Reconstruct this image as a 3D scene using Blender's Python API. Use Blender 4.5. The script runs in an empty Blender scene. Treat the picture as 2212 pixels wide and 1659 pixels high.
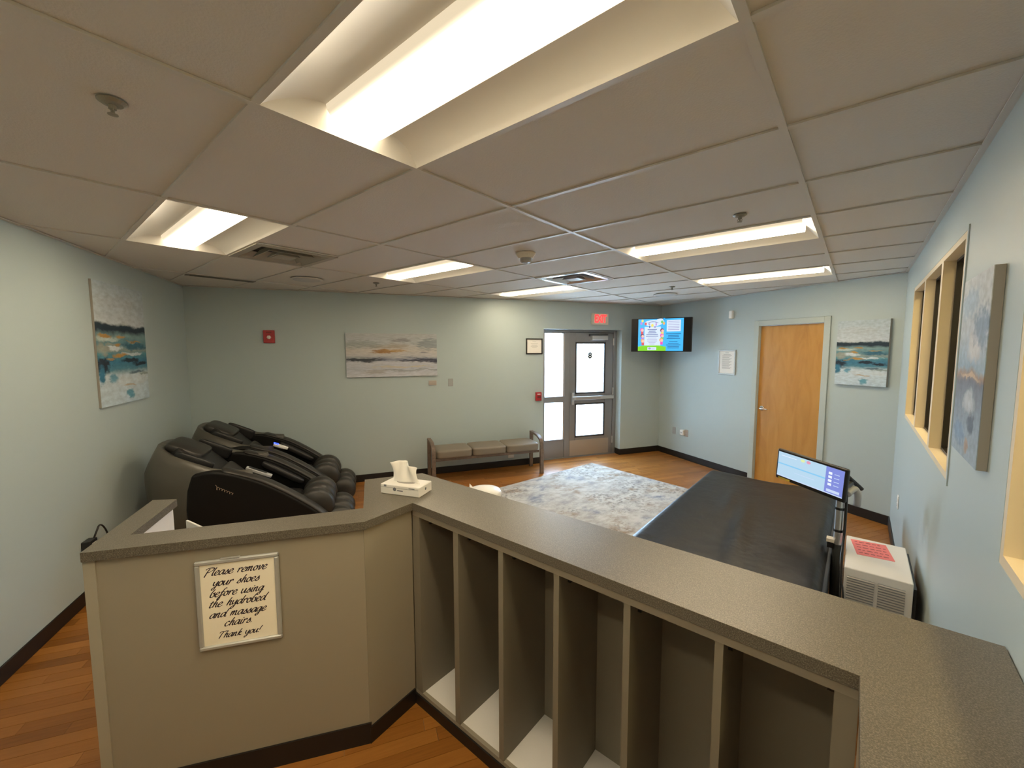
import bpy, bmesh, math, random
from mathutils import Vector, Matrix
random.seed(7)
SC = bpy.context.scene
COL = SC.collection
PI = math.pi

# ------------------------------------------------------------------ camera, world, exposure
H = 2.575                                   # ceiling height
cam_d = bpy.data.cameras.new('camera'); cam = bpy.data.objects.new('camera', cam_d); COL.objects.link(cam)
cam_d.sensor_width = 36.0; cam_d.lens = 893.2057 / 2212 * 36.0; cam_d.clip_start = 0.02; cam_d.clip_end = 200
rt, dn, fw = Vector((0.766395, 0.642367, -0.001875)), Vector((0.052529, -0.065579, -0.996464)), Vector((-0.640218, 0.763587, -0.084002))
m = Matrix.Identity(4)
for i in range(3):
    m[i][0], m[i][1], m[i][2] = rt[i], -dn[i], -fw[i]
m[0][3], m[1][3], m[2][3] = 1.459055, -0.514634, H - 0.746932
cam.matrix_world = m
SC.camera = cam

W = bpy.data.worlds.new('daylight'); SC.world = W; W.use_nodes = True
bg = W.node_tree.nodes['Background']
bg.inputs[0].default_value = (0.53, 0.73, 1.0, 1); bg.inputs[1].default_value = 19.0
sun_d = bpy.data.lights.new('sun', 'SUN'); sun_d.energy = 8.0; sun_d.angle = 0.01; sun_d.color = (1.0, 0.95, 0.88)
sun = bpy.data.objects.new('sun', sun_d); COL.objects.link(sun); sun.rotation_euler = Vector((0.55, -0.35, 0.75)).to_track_quat('Z', 'Y').to_euler()
SC.view_settings.view_transform = 'Standard'; SC.view_settings.look = 'None'
SC.view_settings.exposure = 0.85; SC.view_settings.gamma = 1.0; SC.view_settings.use_curve_mapping = False
LAMP = 13.5                                  # ceiling lens emission
LAMP_COL = (1.0, 0.82, 0.56, 1)

# ------------------------------------------------------------------ helpers
def tag(o, label=None, cat=None, group=None, kind=None):
    if label: o['label'] = label
    if cat: o['category'] = cat
    if group: o['group'] = group
    if kind: o['kind'] = kind
    return o

def empty(name, loc, rz=0.0, label=None, cat=None, group=None, kind=None):
    o = bpy.data.objects.new(name, None); COL.objects.link(o)
    o.empty_display_size = 0.1
    o.location = loc; o.rotation_euler = (0, 0, rz)
    return tag(o, label, cat, group, kind)

def copy_tree(o, parent=None):
    c = o.copy(); COL.objects.link(c); c.parent = parent
    for ch in list(o.children): copy_tree(ch, c)
    return c

class MB:
    def __init__(s): s.v = []; s.f = []; s.mi = []; s.cur = 0
    def mat(s, i): s.cur = i; return s
    def add(s, vs, fs):
        b = len(s.v); s.v += [tuple(p) for p in vs]
        for f in fs: s.f.append([b + i for i in f]); s.mi.append(s.cur)
        return s
    def box(s, x0, x1, y0, y1, z0, z1):
        vs = [(x, y, z) for x in (x0, x1) for y in (y0, y1) for z in (z0, z1)]
        return s.add(vs, [(0,1,3,2),(4,6,7,5),(0,4,5,1),(2,3,7,6),(0,2,6,4),(1,5,7,3)])
    def prism(s, poly, z0, z1):                       # poly CCW in xy
        n = len(poly)
        vs = [(p[0], p[1], z0) for p in poly] + [(p[0], p[1], z1) for p in poly]
        fs = [list(range(n))[::-1], list(range(n, 2*n))] + [(i, (i+1) % n, n+(i+1) % n, n+i) for i in range(n)]
        return s.add(vs, fs)
    def prism_xz(s, poly, y0, y1):                    # poly in xz, extruded along y
        n = len(poly)
        vs = [(p[0], y0, p[1]) for p in poly] + [(p[0], y1, p[1]) for p in poly]
        fs = [list(range(n)), list(range(n, 2*n))[::-1]] + [(i, n+i, n+(i+1) % n, (i+1) % n) for i in range(n)]
        return s.add(vs, fs)
    def quad(s, a, b, c, d): return s.add([a, b, c, d], [(0,1,2,3)])
    def tube(s, path, r, n=8, cap=True, rz=None):
        P = [Vector(p) for p in path]; k = len(P); base = len(s.v)
        rs = r if isinstance(r, (list, tuple)) else [r]*k
        prev = None
        for i, p in enumerate(P):
            t = (P[min(i+1, k-1)] - P[max(i-1, 0)]).normalized()
            up = Vector((0,0,1)) if abs(t.z) < 0.95 else Vector((1,0,0))
            if prev is not None:
                a = (prev - t*prev.dot(t))
                a = a.normalized() if a.length > 1e-4 else t.cross(up).normalized()
            else: a = t.cross(up).normalized()
            b = t.cross(a); prev = a
            for j in range(n):
                an = 2*PI*j/n
                q = p + a*(math.cos(an)*rs[i]) + b*(math.sin(an)*rs[i]*(rz or 1))
                s.v.append(tuple(q))
        for i in range(k-1):
            for j in range(n):
                s.f.append([base+i*n+j, base+i*n+(j+1) % n, base+(i+1)*n+(j+1) % n, base+(i+1)*n+j]); s.mi.append(s.cur)
        if cap:
            s.f.append([base+j for j in range(n)][::-1]); s.mi.append(s.cur)
            s.f.append([base+(k-1)*n+j for j in range(n)]); s.mi.append(s.cur)
        return s
    def lathe(s, prof, n=24, c=(0,0,0), axis=None):   # prof [(r,z)], around z or around a direction
        base = len(s.v); k = len(prof)
        if axis:
            t = Vector(axis).normalized(); up = Vector((0,0,1)) if abs(t.z) < .95 else Vector((1,0,0))
            a = t.cross(up).normalized(); b = t.cross(a)
        else: t, a, b = Vector((0,0,1)), Vector((1,0,0)), Vector((0,1,0))
        for (r, z) in prof:
            for j in range(n):
                an = 2*PI*j/n
                s.v.append(tuple(Vector(c) + t*z + a*(r*math.cos(an)) + b*(r*math.sin(an))))
        flip = axis is not None
        for i in range(k-1):
            for j in range(n):
                f = [base+i*n+j, base+i*n+(j+1) % n, base+(i+1)*n+(j+1) % n, base+(i+1)*n+j]
                s.f.append(f); s.mi.append(s.cur)
        s.f.append([base+j for j in range(n)][::-1]); s.mi.append(s.cur)
        s.f.append([base+(k-1)*n+j for j in range(n)]); s.mi.append(s.cur)
        return s
    def disc(s, c, r, n=20, y=None):                  # flat disc facing -y at local (x,z)
        vs = [(c[0]+r*math.cos(2*PI*i/n), c[1], c[2]+r*math.sin(2*PI*i/n)) for i in range(n)]
        return s.add(vs, [list(range(n))])
    def build(s, name, mats, parent=None, bevel=0, seg=2, sub=0, smooth=False, loc=None, rot=None, solid=0):
        me = bpy.data.meshes.new(name); me.from_pydata(s.v, [], s.f)
        for mt in (mats if isinstance(mats, (list, tuple)) else [mats]): me.materials.append(mt)
        for p, i in zip(me.polygons, s.mi): p.material_index = i
        bm = bmesh.new(); bm.from_mesh(me); bmesh.ops.recalc_face_normals(bm, faces=bm.faces) if not getattr(s, 'keep', False) else None
        bm.to_mesh(me); bm.free()
        if smooth or sub:
            for p in me.polygons: p.use_smooth = True
        o = bpy.data.objects.new(name, me); COL.objects.link(o)
        if parent: o.parent = parent
        if loc: o.location = loc
        if rot: o.rotation_euler = rot
        if solid:
            md = o.modifiers.new('solid', 'SOLIDIFY'); md.thickness = solid; md.offset = 0
        if bevel:
            md = o.modifiers.new('bevel', 'BEVEL'); md.width = bevel; md.segments = seg; md.limit_method = 'ANGLE'; md.angle_limit = 0.6
            if seg > 1:
                for p in me.polygons: p.use_smooth = True
                md.harden_normals = True
        if sub:
            md = o.modifiers.new('sub', 'SUBSURF'); md.levels = sub; md.render_levels = sub
        return o

def B(*a): return MB().box(*a)

def rbox(name, size, mat, parent, loc, rot=(0,0,0), bev=0.03, sub=1, puff=0.0):
    """soft rounded cushion"""
    sx, sy, sz = [d/2 for d in size]
    mb = MB(); n = 5
    bm = bmesh.new(); bmesh.ops.create_cube(bm, size=2)
    bmesh.ops.subdivide_edges(bm, edges=bm.edges[:], cuts=4, use_grid_fill=True)
    for v in bm.verts:
        p = v.co.copy()
        q = Vector((p.x*sx, p.y*sy, p.z*sz))
        # round edges: clamp to inner box then push out by radius
        inner = Vector((max(-sx+bev, min(sx-bev, q.x)), max(-sy+bev, min(sy-bev, q.y)), max(-sz+bev, min(sz-bev, q.z))))
        d = q - inner
        if d.length > 1e-6: q = inner + d.normalized()*bev
        k = puff*(1-p.x*p.x)*(1-p.y*p.y)
        q.z += k*(1 if p.z > 0.5 else 0)
        v.co = q
    me = bpy.data.meshes.new(name); bm.to_mesh(me); bm.free(); me.materials.append(mat)
    for p in me.polygons: p.use_smooth = True
    o = bpy.data.objects.new(name, me); COL.objects.link(o); o.parent = parent; o.location = loc; o.rotation_euler = rot
    if sub:
        md = o.modifiers.new('sub', 'SUBSURF'); md.levels = sub; md.render_levels = sub
    return o

def catmull(P, n=8):
    out = []
    for i in range(len(P)-1):
        p0, p1, p2, p3 = P[max(i-1,0)], P[i], P[i+1], P[min(i+2,len(P)-1)]
        for k in range(n):
            t = k/n
            out.append(tuple(0.5*((2*b)+(-a+c)*t+(2*a-5*b+4*c-d)*t*t+(-a+3*b-3*c+d)*t**3) for a,b,c,d in zip(p0,p1,p2,p3)))
    out.append(tuple(P[-1])); return out

# ------------------------------------------------------------------ materials
def nodes(mt): return mt.node_tree.nodes, mt.node_tree.links
def mat(name, col, rough=0.5, metal=0.0, emit=0.0, ecol=None, bump=None, vary=None, spec=None, coat=0):
    mt = bpy.data.materials.new(name); mt.use_nodes = True
    N, L = nodes(mt); p = N['Principled BSDF']
    p.inputs['Base Color'].default_value = (*col, 1); p.inputs['Roughness'].default_value = rough; p.inputs['Metallic'].default_value = metal
    if spec is not None: p.inputs['Specular IOR Level'].default_value = spec
    if coat: p.inputs['Coat Weight'].default_value = coat
    if emit:
        p.inputs['Emission Color'].default_value = (*(ecol or col), 1); p.inputs['Emission Strength'].default_value = emit
    tc = None
    if bump or vary:
        tc = N.new('ShaderNodeTexCoord')
    if bump:                                     # (scale, strength, distance)
        n = N.new('ShaderNodeTexNoise'); n.inputs['Scale'].default_value = bump[0]; n.inputs['Detail'].default_value = 3
        b = N.new('ShaderNodeBump'); b.inputs['Strength'].default_value = bump[1]; b.inputs['Distance'].default_value = bump[2]
        L.new(tc.outputs['Object'], n.inputs['Vector']); L.new(n.outputs['Fac'], b.inputs['Height']); L.new(b.outputs['Normal'], p.inputs['Normal'])
    if vary:                                     # (scale, colour2, lo, hi)
        n = N.new('ShaderNodeTexNoise'); n.inputs['Scale'].default_value = vary[0]; n.inputs['Detail'].default_value = 4
        r = N.new('ShaderNodeValToRGB'); r.color_ramp.elements[0].position = vary[2]; r.color_ramp.elements[1].position = vary[3]
        r.color_ramp.elements[0].color = (*col, 1); r.color_ramp.elements[1].color = (*vary[1], 1)
        L.new(tc.outputs['Object'], n.inputs['Vector']); L.new(n.outputs['Fac'], r.inputs['Fac']); L.new(r.outputs['Color'], p.inputs['Base Color'])
    return mt

def srgb(r, g, b):
    f = lambda c: (c/255/12.92 if c/255 <= .04045 else ((c/255+.055)/1.055)**2.4)
    return (f(r), f(g), f(b))

M = {}
M['wall'] = mat('pale_blue_paint', (0.43, 0.51, 0.52), 0.45, bump=(180, 0.10, 0.002))
M['tile'] = mat('ceiling_tile_white', (0.70, 0.66, 0.60), 0.95, bump=(140, 0.35, 0.004))
M['tee'] = mat('ceiling_tee_white', (0.66, 0.63, 0.57), 0.5)
M['pan'] = mat('lamp_pan_white', (0.86, 0.84, 0.78), 0.4)
M['base'] = mat('black_rubber_base', (0.011, 0.009, 0.0085), 0.45)
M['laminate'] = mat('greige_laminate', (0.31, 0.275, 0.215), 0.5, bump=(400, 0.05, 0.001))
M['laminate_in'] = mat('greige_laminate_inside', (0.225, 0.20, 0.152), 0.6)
M['white_lam'] = mat('white_laminate', (0.80, 0.78, 0.75), 0.5)
M['frame'] = mat('painted_door_frame', (0.44, 0.50, 0.48), 0.4)
M['alum'] = mat('dark_anodised_aluminium', (0.30, 0.30, 0.31), 0.42, 0.6)
M['alum_d'] = mat('dark_gasket', (0.05, 0.05, 0.055), 0.6)
M['steel'] = mat('brushed_steel', (0.62, 0.62, 0.62), 0.35, 0.9)
M['kick'] = mat('kick_plate_steel', (0.50, 0.46, 0.42), 0.42, 0.75)
M['chrome'] = mat('chrome', (0.75, 0.75, 0.76), 0.15, 1.0)
M['sprk'] = mat('aged_brass_white', (0.30, 0.28, 0.22), 0.4, 0.3)
M['vent'] = mat('matte_vent_beige', (0.40, 0.37, 0.31), 0.5)
M['vent_l'] = mat('louvre_beige', (0.50, 0.48, 0.43), 0.5)
M['vent_dark'] = mat('vent_dark_gap', (0.05, 0.045, 0.04), 0.8)
M['vent_shiny'] = mat('glossy_white_metal', (0.75, 0.75, 0.76), 0.18, 0.5)
M['white'] = mat('white_plastic', (0.80, 0.79, 0.76), 0.4)
M['cream'] = mat('cream_plastic', (0.72, 0.66, 0.55), 0.4)
M['grey_p'] = mat('grey_plastic', (0.36, 0.37, 0.38), 0.45)
M['tan_p'] = mat('tan_plate', (0.42, 0.37, 0.33), 0.45)
M['black'] = mat('black_plastic', (0.012, 0.012, 0.013), 0.35)
M['gloss_black'] = mat('gloss_black', (0.003, 0.003, 0.006), 0.3, spec=.3)
M['red'] = mat('fire_red', (0.42, 0.02, 0.025), 0.35)
M['vinyl'] = mat('black_vinyl', (0.011, 0.0105, 0.011), 0.42, spec=.32, bump=(5, 0.5, 0.02))
M['bed_side'] = mat('slate_side_panel', (0.05, 0.06, 0.08), 0.5)
M['leather'] = mat('charcoal_leather', (0.028, 0.026, 0.023), 0.42, bump=(160, 0.15, 0.002))
M['leather_d'] = mat('black_leather', (0.010, 0.0095, 0.010), 0.45, bump=(160, 0.15, 0.002))
M['shell'] = mat('taupe_grey_shell', (0.085, 0.080, 0.066), 0.38)
M['arm_panel'] = mat('matte_black_panel', (0.006, 0.0055, 0.005), 0.5, spec=.22)
M['bench_wood'] = mat('grey_brown_wood', (0.17, 0.125, 0.095), 0.45, vary=(30, (0.12, 0.085, 0.065), .4, .7))
M['bench_seat'] = mat('taupe_vinyl', (0.195, 0.165, 0.128), 0.5, bump=(200, .1, .001))
M['paper'] = mat('paper_white', (0.82, 0.80, 0.76), 0.7)
M['ink'] = mat('ink_dark', (0.03, 0.02, 0.03), 0.7)
M['ink_l'] = mat('ink_grey', (0.35, 0.34, 0.33), 0.7)
M['silver'] = mat('silver_frame', (0.45, 0.46, 0.45), 0.4, 0.3)
M['sign_paper'] = mat('cream_paper', (0.93, 0.87, 0.72), 0.7)
M['tissue'] = mat('tissue_paper', (0.90, 0.88, 0.84), 0.9)
M['pink'] = mat('pink_label', (0.85, 0.22, 0.22), 0.6)
M['jamb'] = mat('cream_jamb', (0.70, 0.60, 0.43), 0.45)
M['bronze'] = mat('dark_bronze', (0.020, 0.016, 0.012), 0.4)
M['hall'] = mat('hall_yellow_paint', (0.72, 0.60, 0.38), 0.6)
M['concrete'] = mat('pale_concrete', (0.60, 0.59, 0.57), 0.8, bump=(40, .2, .003))
M['canvas_edge'] = mat('canvas_edge_grey', (0.30, 0.28, 0.25), 0.7)
M['yellow'] = mat('yellow_tag', (0.55, 0.42, 0.05), 0.5)

def emis(name, col, s):
    mt = bpy.data.materials.new(name); mt.use_nodes = True; N, L = nodes(mt)
    p = N['Principled BSDF']; p.inputs['Base Color'].default_value = (0.02, 0.02, 0.02, 1); p.inputs['Roughness'].default_value = .3
    p.inputs['Emission Color'].default_value = (*col, 1); p.inputs['Emission Strength'].default_value = s
    return mt
M['lens'] = emis('lamp_lens_glow', LAMP_COL[:3], LAMP)
N, L = nodes(M['lens']); tc = N.new('ShaderNodeTexCoord'); sp_ = N.new('ShaderNodeSeparateXYZ'); L.new(tc.outputs['Object'], sp_.inputs[0])
ab = N.new('ShaderNodeMath'); ab.operation = 'ABSOLUTE'; L.new(sp_.outputs['Y'], ab.inputs[0])
mr_ = N.new('ShaderNodeMapRange'); mr_.interpolation_type = 'SMOOTHSTEP'; mr_.inputs[1].default_value = .0; mr_.inputs[2].default_value = .108; mr_.inputs[3].default_value = LAMP*2.0; mr_.inputs[4].default_value = LAMP*.035
L.new(ab.outputs[0], mr_.inputs[0]); L.new(mr_.outputs[0], N['Principled BSDF'].inputs['Emission Strength'])
M['lens_added'] = emis('added_hall_glow', (1.0, 0.74, 0.36), 22.0)  # glow for the lamps added in the hall
M['exit'] = emis('exit_red_glow', (1.0, 0.03, 0.03), 1.6)
M['led'] = emis('blue_led', (0.02, 0.05, 1.0), 2.5)

# glass: thin pane, passes light straight through with a faint reflection
g = bpy.data.materials.new('clear_glass'); g.use_nodes = True; N, L = nodes(g); N.remove(N['Principled BSDF'])
tr = N.new('ShaderNodeBsdfTransparent'); tr.inputs[0].default_value = (0.93, 0.96, 0.95, 1); gl = N.new('ShaderNodeBsdfGlossy'); gl.inputs['Roughness'].default_value = 0.02
lw = N.new('ShaderNodeLayerWeight'); lw.inputs[0].default_value = .5; pw = N.new('ShaderNodeMath'); pw.operation = 'POWER'; L.new(lw.outputs['Facing'], pw.inputs[0]); pw.inputs[1].default_value = 4.0
fr = N.new('ShaderNodeMath'); fr.operation = 'MULTIPLY_ADD'; L.new(pw.outputs[0], fr.inputs[0]); fr.inputs[1].default_value = .45; fr.inputs[2].default_value = .03; mx = N.new('ShaderNodeMixShader')
L.new(fr.outputs[0], mx.inputs[0]); L.new(tr.outputs[0], mx.inputs[1]); L.new(gl.outputs[0], mx.inputs[2]); L.new(mx.outputs[0], N['Material Output'].inputs[0])
M['glass'] = g

def ramp(N, els, interp='LINEAR'):
    r = N.new('ShaderNodeValToRGB'); cr = r.color_ramp; cr.interpolation = interp
    while len(cr.elements) < len(els): cr.elements.new(0.5)
    for e, (p, c) in zip(cr.elements, els): e.position = p; e.color = (*c, 1)
    return r

# countertop: speckled laminate
mt = mat('speckled_counter', (0.21, 0.18, 0.135), 0.36, spec=.7); N, L = nodes(mt); M['counter'] = mt
tc = N.new('ShaderNodeTexCoord'); n1 = N.new('ShaderNodeTexNoise'); n1.inputs['Scale'].default_value = 330; n1.inputs['Detail'].default_value = 2
r1 = ramp(N, [(0.32, (0.078, 0.069, 0.053)), (0.52, (0.125, 0.110, 0.086)), (0.70, (0.21, 0.188, 0.15))])
L.new(tc.outputs['Object'], n1.inputs['Vector']); L.new(n1.outputs['Fac'], r1.inputs['Fac']); L.new(r1.outputs['Color'], N['Principled BSDF'].inputs['Base Color'])
b = N.new('ShaderNodeBump'); b.inputs['Strength'].default_value = .06; b.inputs['Distance'].default_value = .001
L.new(n1.outputs['Fac'], b.inputs['Height']); L.new(b.outputs['Normal'], N['Principled BSDF'].inputs['Normal'])

# floor strips: tone per strip from the mesh attribute, grain along the strip
mt = mat('honey_wood_strip', (0.4, 0.2, 0.07), 0.33, spec=.4); N, L = nodes(mt); M['plank'] = mt
at_ = N.new('ShaderNodeAttribute'); at_.attribute_name = 'tone'
tc = N.new('ShaderNodeTexCoord'); mp = N.new('ShaderNodeMapping'); mp.inputs['Rotation'].default_value = (0, 0, -math.radians(60)); mp.inputs['Scale'].default_value = (1, 1, 1)
mp2 = N.new('ShaderNodeMapping'); mp2.inputs['Scale'].default_value = (2.0, 28.0, 1.0)
gn = N.new('ShaderNodeTexNoise'); gn.inputs['Scale'].default_value = 3.0; gn.inputs['Detail'].default_value = 5; gn.inputs['Roughness'].default_value = .6
L.new(tc.outputs['Object'], mp.inputs['Vector']); L.new(mp.outputs['Vector'], mp2.inputs['Vector']); L.new(mp2.outputs['Vector'], gn.inputs['Vector'])
ma = N.new('ShaderNodeMath'); ma.operation = 'MULTIPLY_ADD'; ma.inputs[1].default_value = 0.45; L.new(gn.outputs['Fac'], ma.inputs[0]); L.new(at_.outputs['Fac'], ma.inputs[2])
r1 = ramp(N, [(0.18, (0.145, 0.052, 0.008)), (0.5, (0.265, 0.10, 0.018)), (0.95, (0.39, 0.165, 0.037))])
L.new(ma.outputs[0], r1.inputs['Fac']); L.new(r1.outputs['Color'], N['Principled BSDF'].inputs['Base Color'])

# veneer door
mt = mat('maple_veneer', (0.6, 0.35, 0.12), 0.35); N, L = nodes(mt); M['veneer'] = mt
tc = N.new('ShaderNodeTexCoord'); mp = N.new('ShaderNodeMapping'); mp.inputs['Scale'].default_value = (4, 4, 0.8)
n0 = N.new('ShaderNodeTexNoise'); n0.inputs['Scale'].default_value = 1.6; n0.inputs['Detail'].default_value = 2
wv = N.new('ShaderNodeTexNoise'); wv.inputs['Scale'].default_value = 2.2; wv.inputs['Detail'].default_value = 4; wv.inputs['Roughness'].default_value = .55; wv.inputs['Distortion'].default_value = 1.2
r1 = ramp(N, [(0.3, (0.43, 0.205, 0.045)), (0.5, (0.49, 0.245, 0.055)), (0.7, (0.53, 0.275, 0.068))])
L.new(tc.outputs['Object'], mp.inputs['Vector']); L.new(mp.outputs['Vector'], wv.inputs['Vector']); L.new(wv.outputs['Fac'], r1.inputs['Fac']); L.new(r1.outputs['Color'], N['Principled BSDF'].inputs['Base Color'])

# rug
mt = mat('distressed_rug', (0.6, 0.57, 0.52), 0.95); N, L = nodes(mt); M['rug'] = mt
tc = N.new('ShaderNodeTexCoord')
def noise(sc, det=4, vec=None, rough=.55):
    n = N.new('ShaderNodeTexNoise'); n.inputs['Scale'].default_value = sc; n.inputs['Detail'].default_value = det; n.inputs['Roughness'].default_value = rough
    L.new(vec or tc.outputs['Object'], n.inputs['Vector']); return n
mp = N.new('ShaderNodeMapping'); mp.inputs['Scale'].default_value = (2.6, 1.5, 1); L.new(tc.outputs['Object'], mp.inputs['Vector'])
big = noise(2.1, 2); streak = noise(3.2, 6, mp.outputs['Vector'], .7); fine = noise(22, 3); vor = N.new('ShaderNodeTexVoronoi'); vor.inputs['Scale'].default_value = 9; vor.feature = 'DISTANCE_TO_EDGE'
L.new(tc.outputs['Object'], vor.inputs['Vector'])
c1 = ramp(N, [(0.36, (0.17, 0.19, 0.235)), (0.46, (0.30, 0.285, 0.27)), (0.55, (0.33, 0.305, 0.275)), (0.66, (0.25, 0.19, 0.135))]); L.new(big.outputs['Fac'], c1.inputs['Fac'])
c2 = ramp(N, [(0.40, (0.0, 0.0, 0.0)), (0.60, (1, 1, 1))]); L.new(streak.outputs['Fac'], c2.inputs['Fac'])
m1 = N.new('ShaderNodeMixRGB'); m1.inputs[1].default_value = (0.46, 0.445, 0.42, 1); L.new(c2.outputs['Color'], m1.inputs[0]); L.new(c1.outputs['Color'], m1.inputs[2])
c3 = ramp(N, [(0.0, (1, 1, 1)), (0.06, (0, 0, 0))]); L.new(vor.outputs['Distance'], c3.inputs['Fac'])
c4 = ramp(N, [(0.52, (0, 0, 0)), (0.62, (1, 1, 1))]); L.new(fine.outputs['Fac'], c4.inputs['Fac'])
c5 = ramp(N, [(0.50, (0, 0, 0)), (0.58, (1, 1, 1))]); b2 = noise(1.1, 2); L.new(b2.outputs['Fac'], c5.inputs['Fac'])
mm = N.new('ShaderNodeMath'); mm.operation = 'MULTIPLY'; L.new(c4.outputs['Color'], mm.inputs[0]); L.new(c5.outputs['Color'], mm.inputs[1])
mm2 = N.new('ShaderNodeMath'); mm2.operation = 'MULTIPLY'; mm2.inputs[1].default_value = .65; L.new(mm.outputs[0], mm2.inputs[0])
m2 = N.new('ShaderNodeMixRGB'); m2.inputs[2].default_value = (0.12, 0.115, 0.11, 1); L.new(mm2.outputs[0], m2.inputs[0]); L.new(m1.outputs[0], m2.inputs[1])
L.new(m2.outputs[0], N['Principled BSDF'].inputs['Base Color'])

# paintings: generated coordinates u = x, v = z on the canvas front
def painting(name, bands, blobs, seed, sx=2.2, sy=6.0, warp=0.06, edge=(0.3, 0.28, 0.25)):
    mt = mat(name, (0.7, 0.7, 0.7), 0.75); N, L = nodes(mt)
    tc = N.new('ShaderNodeTexCoord'); sep = N.new('ShaderNodeSeparateXYZ'); L.new(tc.outputs['Generated'], sep.inputs[0])
    uv = N.new('ShaderNodeCombineXYZ'); L.new(sep.outputs['X'], uv.inputs[0]); L.new(sep.outputs['Z'], uv.inputs[1]); uv.inputs[2].default_value = seed
    mp = N.new('ShaderNodeMapping'); mp.inputs['Scale'].default_value = (sx, sy, 1); L.new(uv.outputs[0], mp.inputs[0])
    nz = N.new('ShaderNodeTexNoise'); nz.inputs['Scale'].default_value = 1.6; nz.inputs['Detail'].default_value = 5; nz.inputs['Roughness'].default_value = .6; L.new(mp.outputs[0], nz.inputs['Vector'])
    sepn = N.new('ShaderNodeSeparateColor'); L.new(nz.outputs['Color'], sepn.inputs[0])
    def math_(op, a, b_=None, c=None):
        n = N.new('ShaderNodeMath'); n.operation = op
        for i, x in enumerate((a, b_, c)):
            if x is None: continue
            if isinstance(x, (int, float)): n.inputs[i].default_value = x
            else: L.new(x, n.inputs[i])
        return n.outputs[0]
    du = math_('MULTIPLY', math_('SUBTRACT', sepn.outputs[0], .5), warp*2.2)
    dv = math_('MULTIPLY', math_('SUBTRACT', sepn.outputs[1], .5), warp*2.2)
    u = math_('ADD', sep.outputs['X'], du); v = math_('ADD', sep.outputs['Z'], dv)
    r = ramp(N, bands); L.new(v, r.inputs[0]); cur = r.outputs['Color']
    mp3 = N.new('ShaderNodeMapping'); mp3.inputs['Scale'].default_value = (sx*3, sy*4, 1); L.new(uv.outputs[0], mp3.inputs[0])
    nf = N.new('ShaderNodeTexNoise'); nf.inputs['Scale'].default_value = 2.0; nf.inputs['Detail'].default_value = 4; L.new(mp3.outputs[0], nf.inputs['Vector'])
    ndev = math_('MULTIPLY', math_('SUBTRACT', nf.outputs['Fac'], .5), 1.6)
    for (cu, cv, ru, rv, col, amt) in blobs:
        a = math_('DIVIDE', math_('SUBTRACT', u, cu), ru); b_ = math_('DIVIDE', math_('SUBTRACT', v, cv), rv)
        d = math_('SQRT', math_('ADD', math_('MULTIPLY', a, a), math_('MULTIPLY', b_, b_)))
        k = math_('SUBTRACT', 1.35, math_('ADD', d, ndev)); n = N.new('ShaderNodeMath'); n.operation = 'MULTIPLY'; n.use_clamp = True
        L.new(k, n.inputs[0]); n.inputs[1].default_value = 1.6; k2 = math_('MULTIPLY', n.outputs[0], amt)
        mx = N.new('ShaderNodeMixRGB'); L.new(k2, mx.inputs[0]); L.new(cur, mx.inputs[1]); mx.inputs[2].default_value = (*col, 1); cur = mx.outputs[0]
    n2 = N.new('ShaderNodeMapRange'); L.new(nf.outputs['Fac'], n2.inputs[0]); n2.inputs[1].default_value = .3; n2.inputs[2].default_value = .7; n2.inputs[3].default_value = .70; n2.inputs[4].default_value = .92
    mx = N.new('ShaderNodeMixRGB'); mx.blend_type = 'MULTIPLY'; mx.inputs[0].default_value = 1; L.new(cur, mx.inputs[1]); L.new(n2.outputs[0], mx.inputs[2])
    L.new(mx.outputs[0], N['Principled BSDF'].inputs['Base Color']); return mt

WH, TEAL, NAVY, OCH, SAGE, LBL = (.66,.74,.78), (.045,.20,.32), (.012,.028,.05), (.52,.30,.09), (.30,.36,.33), (.42,.60,.68)
sea_bands = [(0.0, (.58,.72,.82)), (0.24, (.62,.72,.78)), (0.30, (.08,.25,.34)), (0.36, TEAL), (0.42, (.10,.30,.36)), (0.45, SAGE), (0.50, (.12,.28,.33)), (0.58, (.22,.36,.37)), (0.62, NAVY), (0.655, (.015,.04,.06)), (0.675, (.60,.66,.70)), (1.0, (.52,.62,.68))]
sea_blobs = [(.08,.33,.13,.06,NAVY,1), (.05,.25,.06,.07,(.04,.20,.32),1), (.62,.365,.16,.018,NAVY,1), (.85,.335,.13,.016,NAVY,1), (.75,.26,.14,.014,(.05,.10,.14),.8),
  (.3,.47,.16,.025,WH,1), (.65,.42,.22,.012,WH,.9), (.2,.55,.2,.02,(.55,.65,.62),.9), (.25,.505,.1,.012,SAGE,1), (.1,.46,.09,.05,(.36,.38,.32),.9),
  (.14,.575,.1,.014,OCH,1), (.45,.57,.08,.012,OCH,.9), (.38,.505,.06,.016,OCH,1), (.75,.53,.14,.008,OCH,.9), (.42,.41,.13,.014,OCH,1), (.22,.385,.06,.008,OCH,.8),
  (.75,.49,.22,.03,(.03,.14,.22),.9), (.26,.22,.07,.035,(.12,.36,.52),.9), (.57,.07,.07,.04,(.10,.36,.50),.9), (.45,.20,.14,.03,WH,.9), (.55,.16,.13,.008,OCH,.6), (.85,.19,.16,.03,WH,1), (.9,.24,.12,.012,SAGE,.9), (.4,.85,.35,.05,(.56,.60,.62),.5)]
M['sea_a'] = painting('sea_painting_tall', sea_bands, sea_blobs, 1.3, 2.2, 4.0, .05)
M['sea_b'] = painting('sea_painting_square', sea_bands, sea_blobs, 4.1, 2.2, 5.0, .04)
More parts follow.
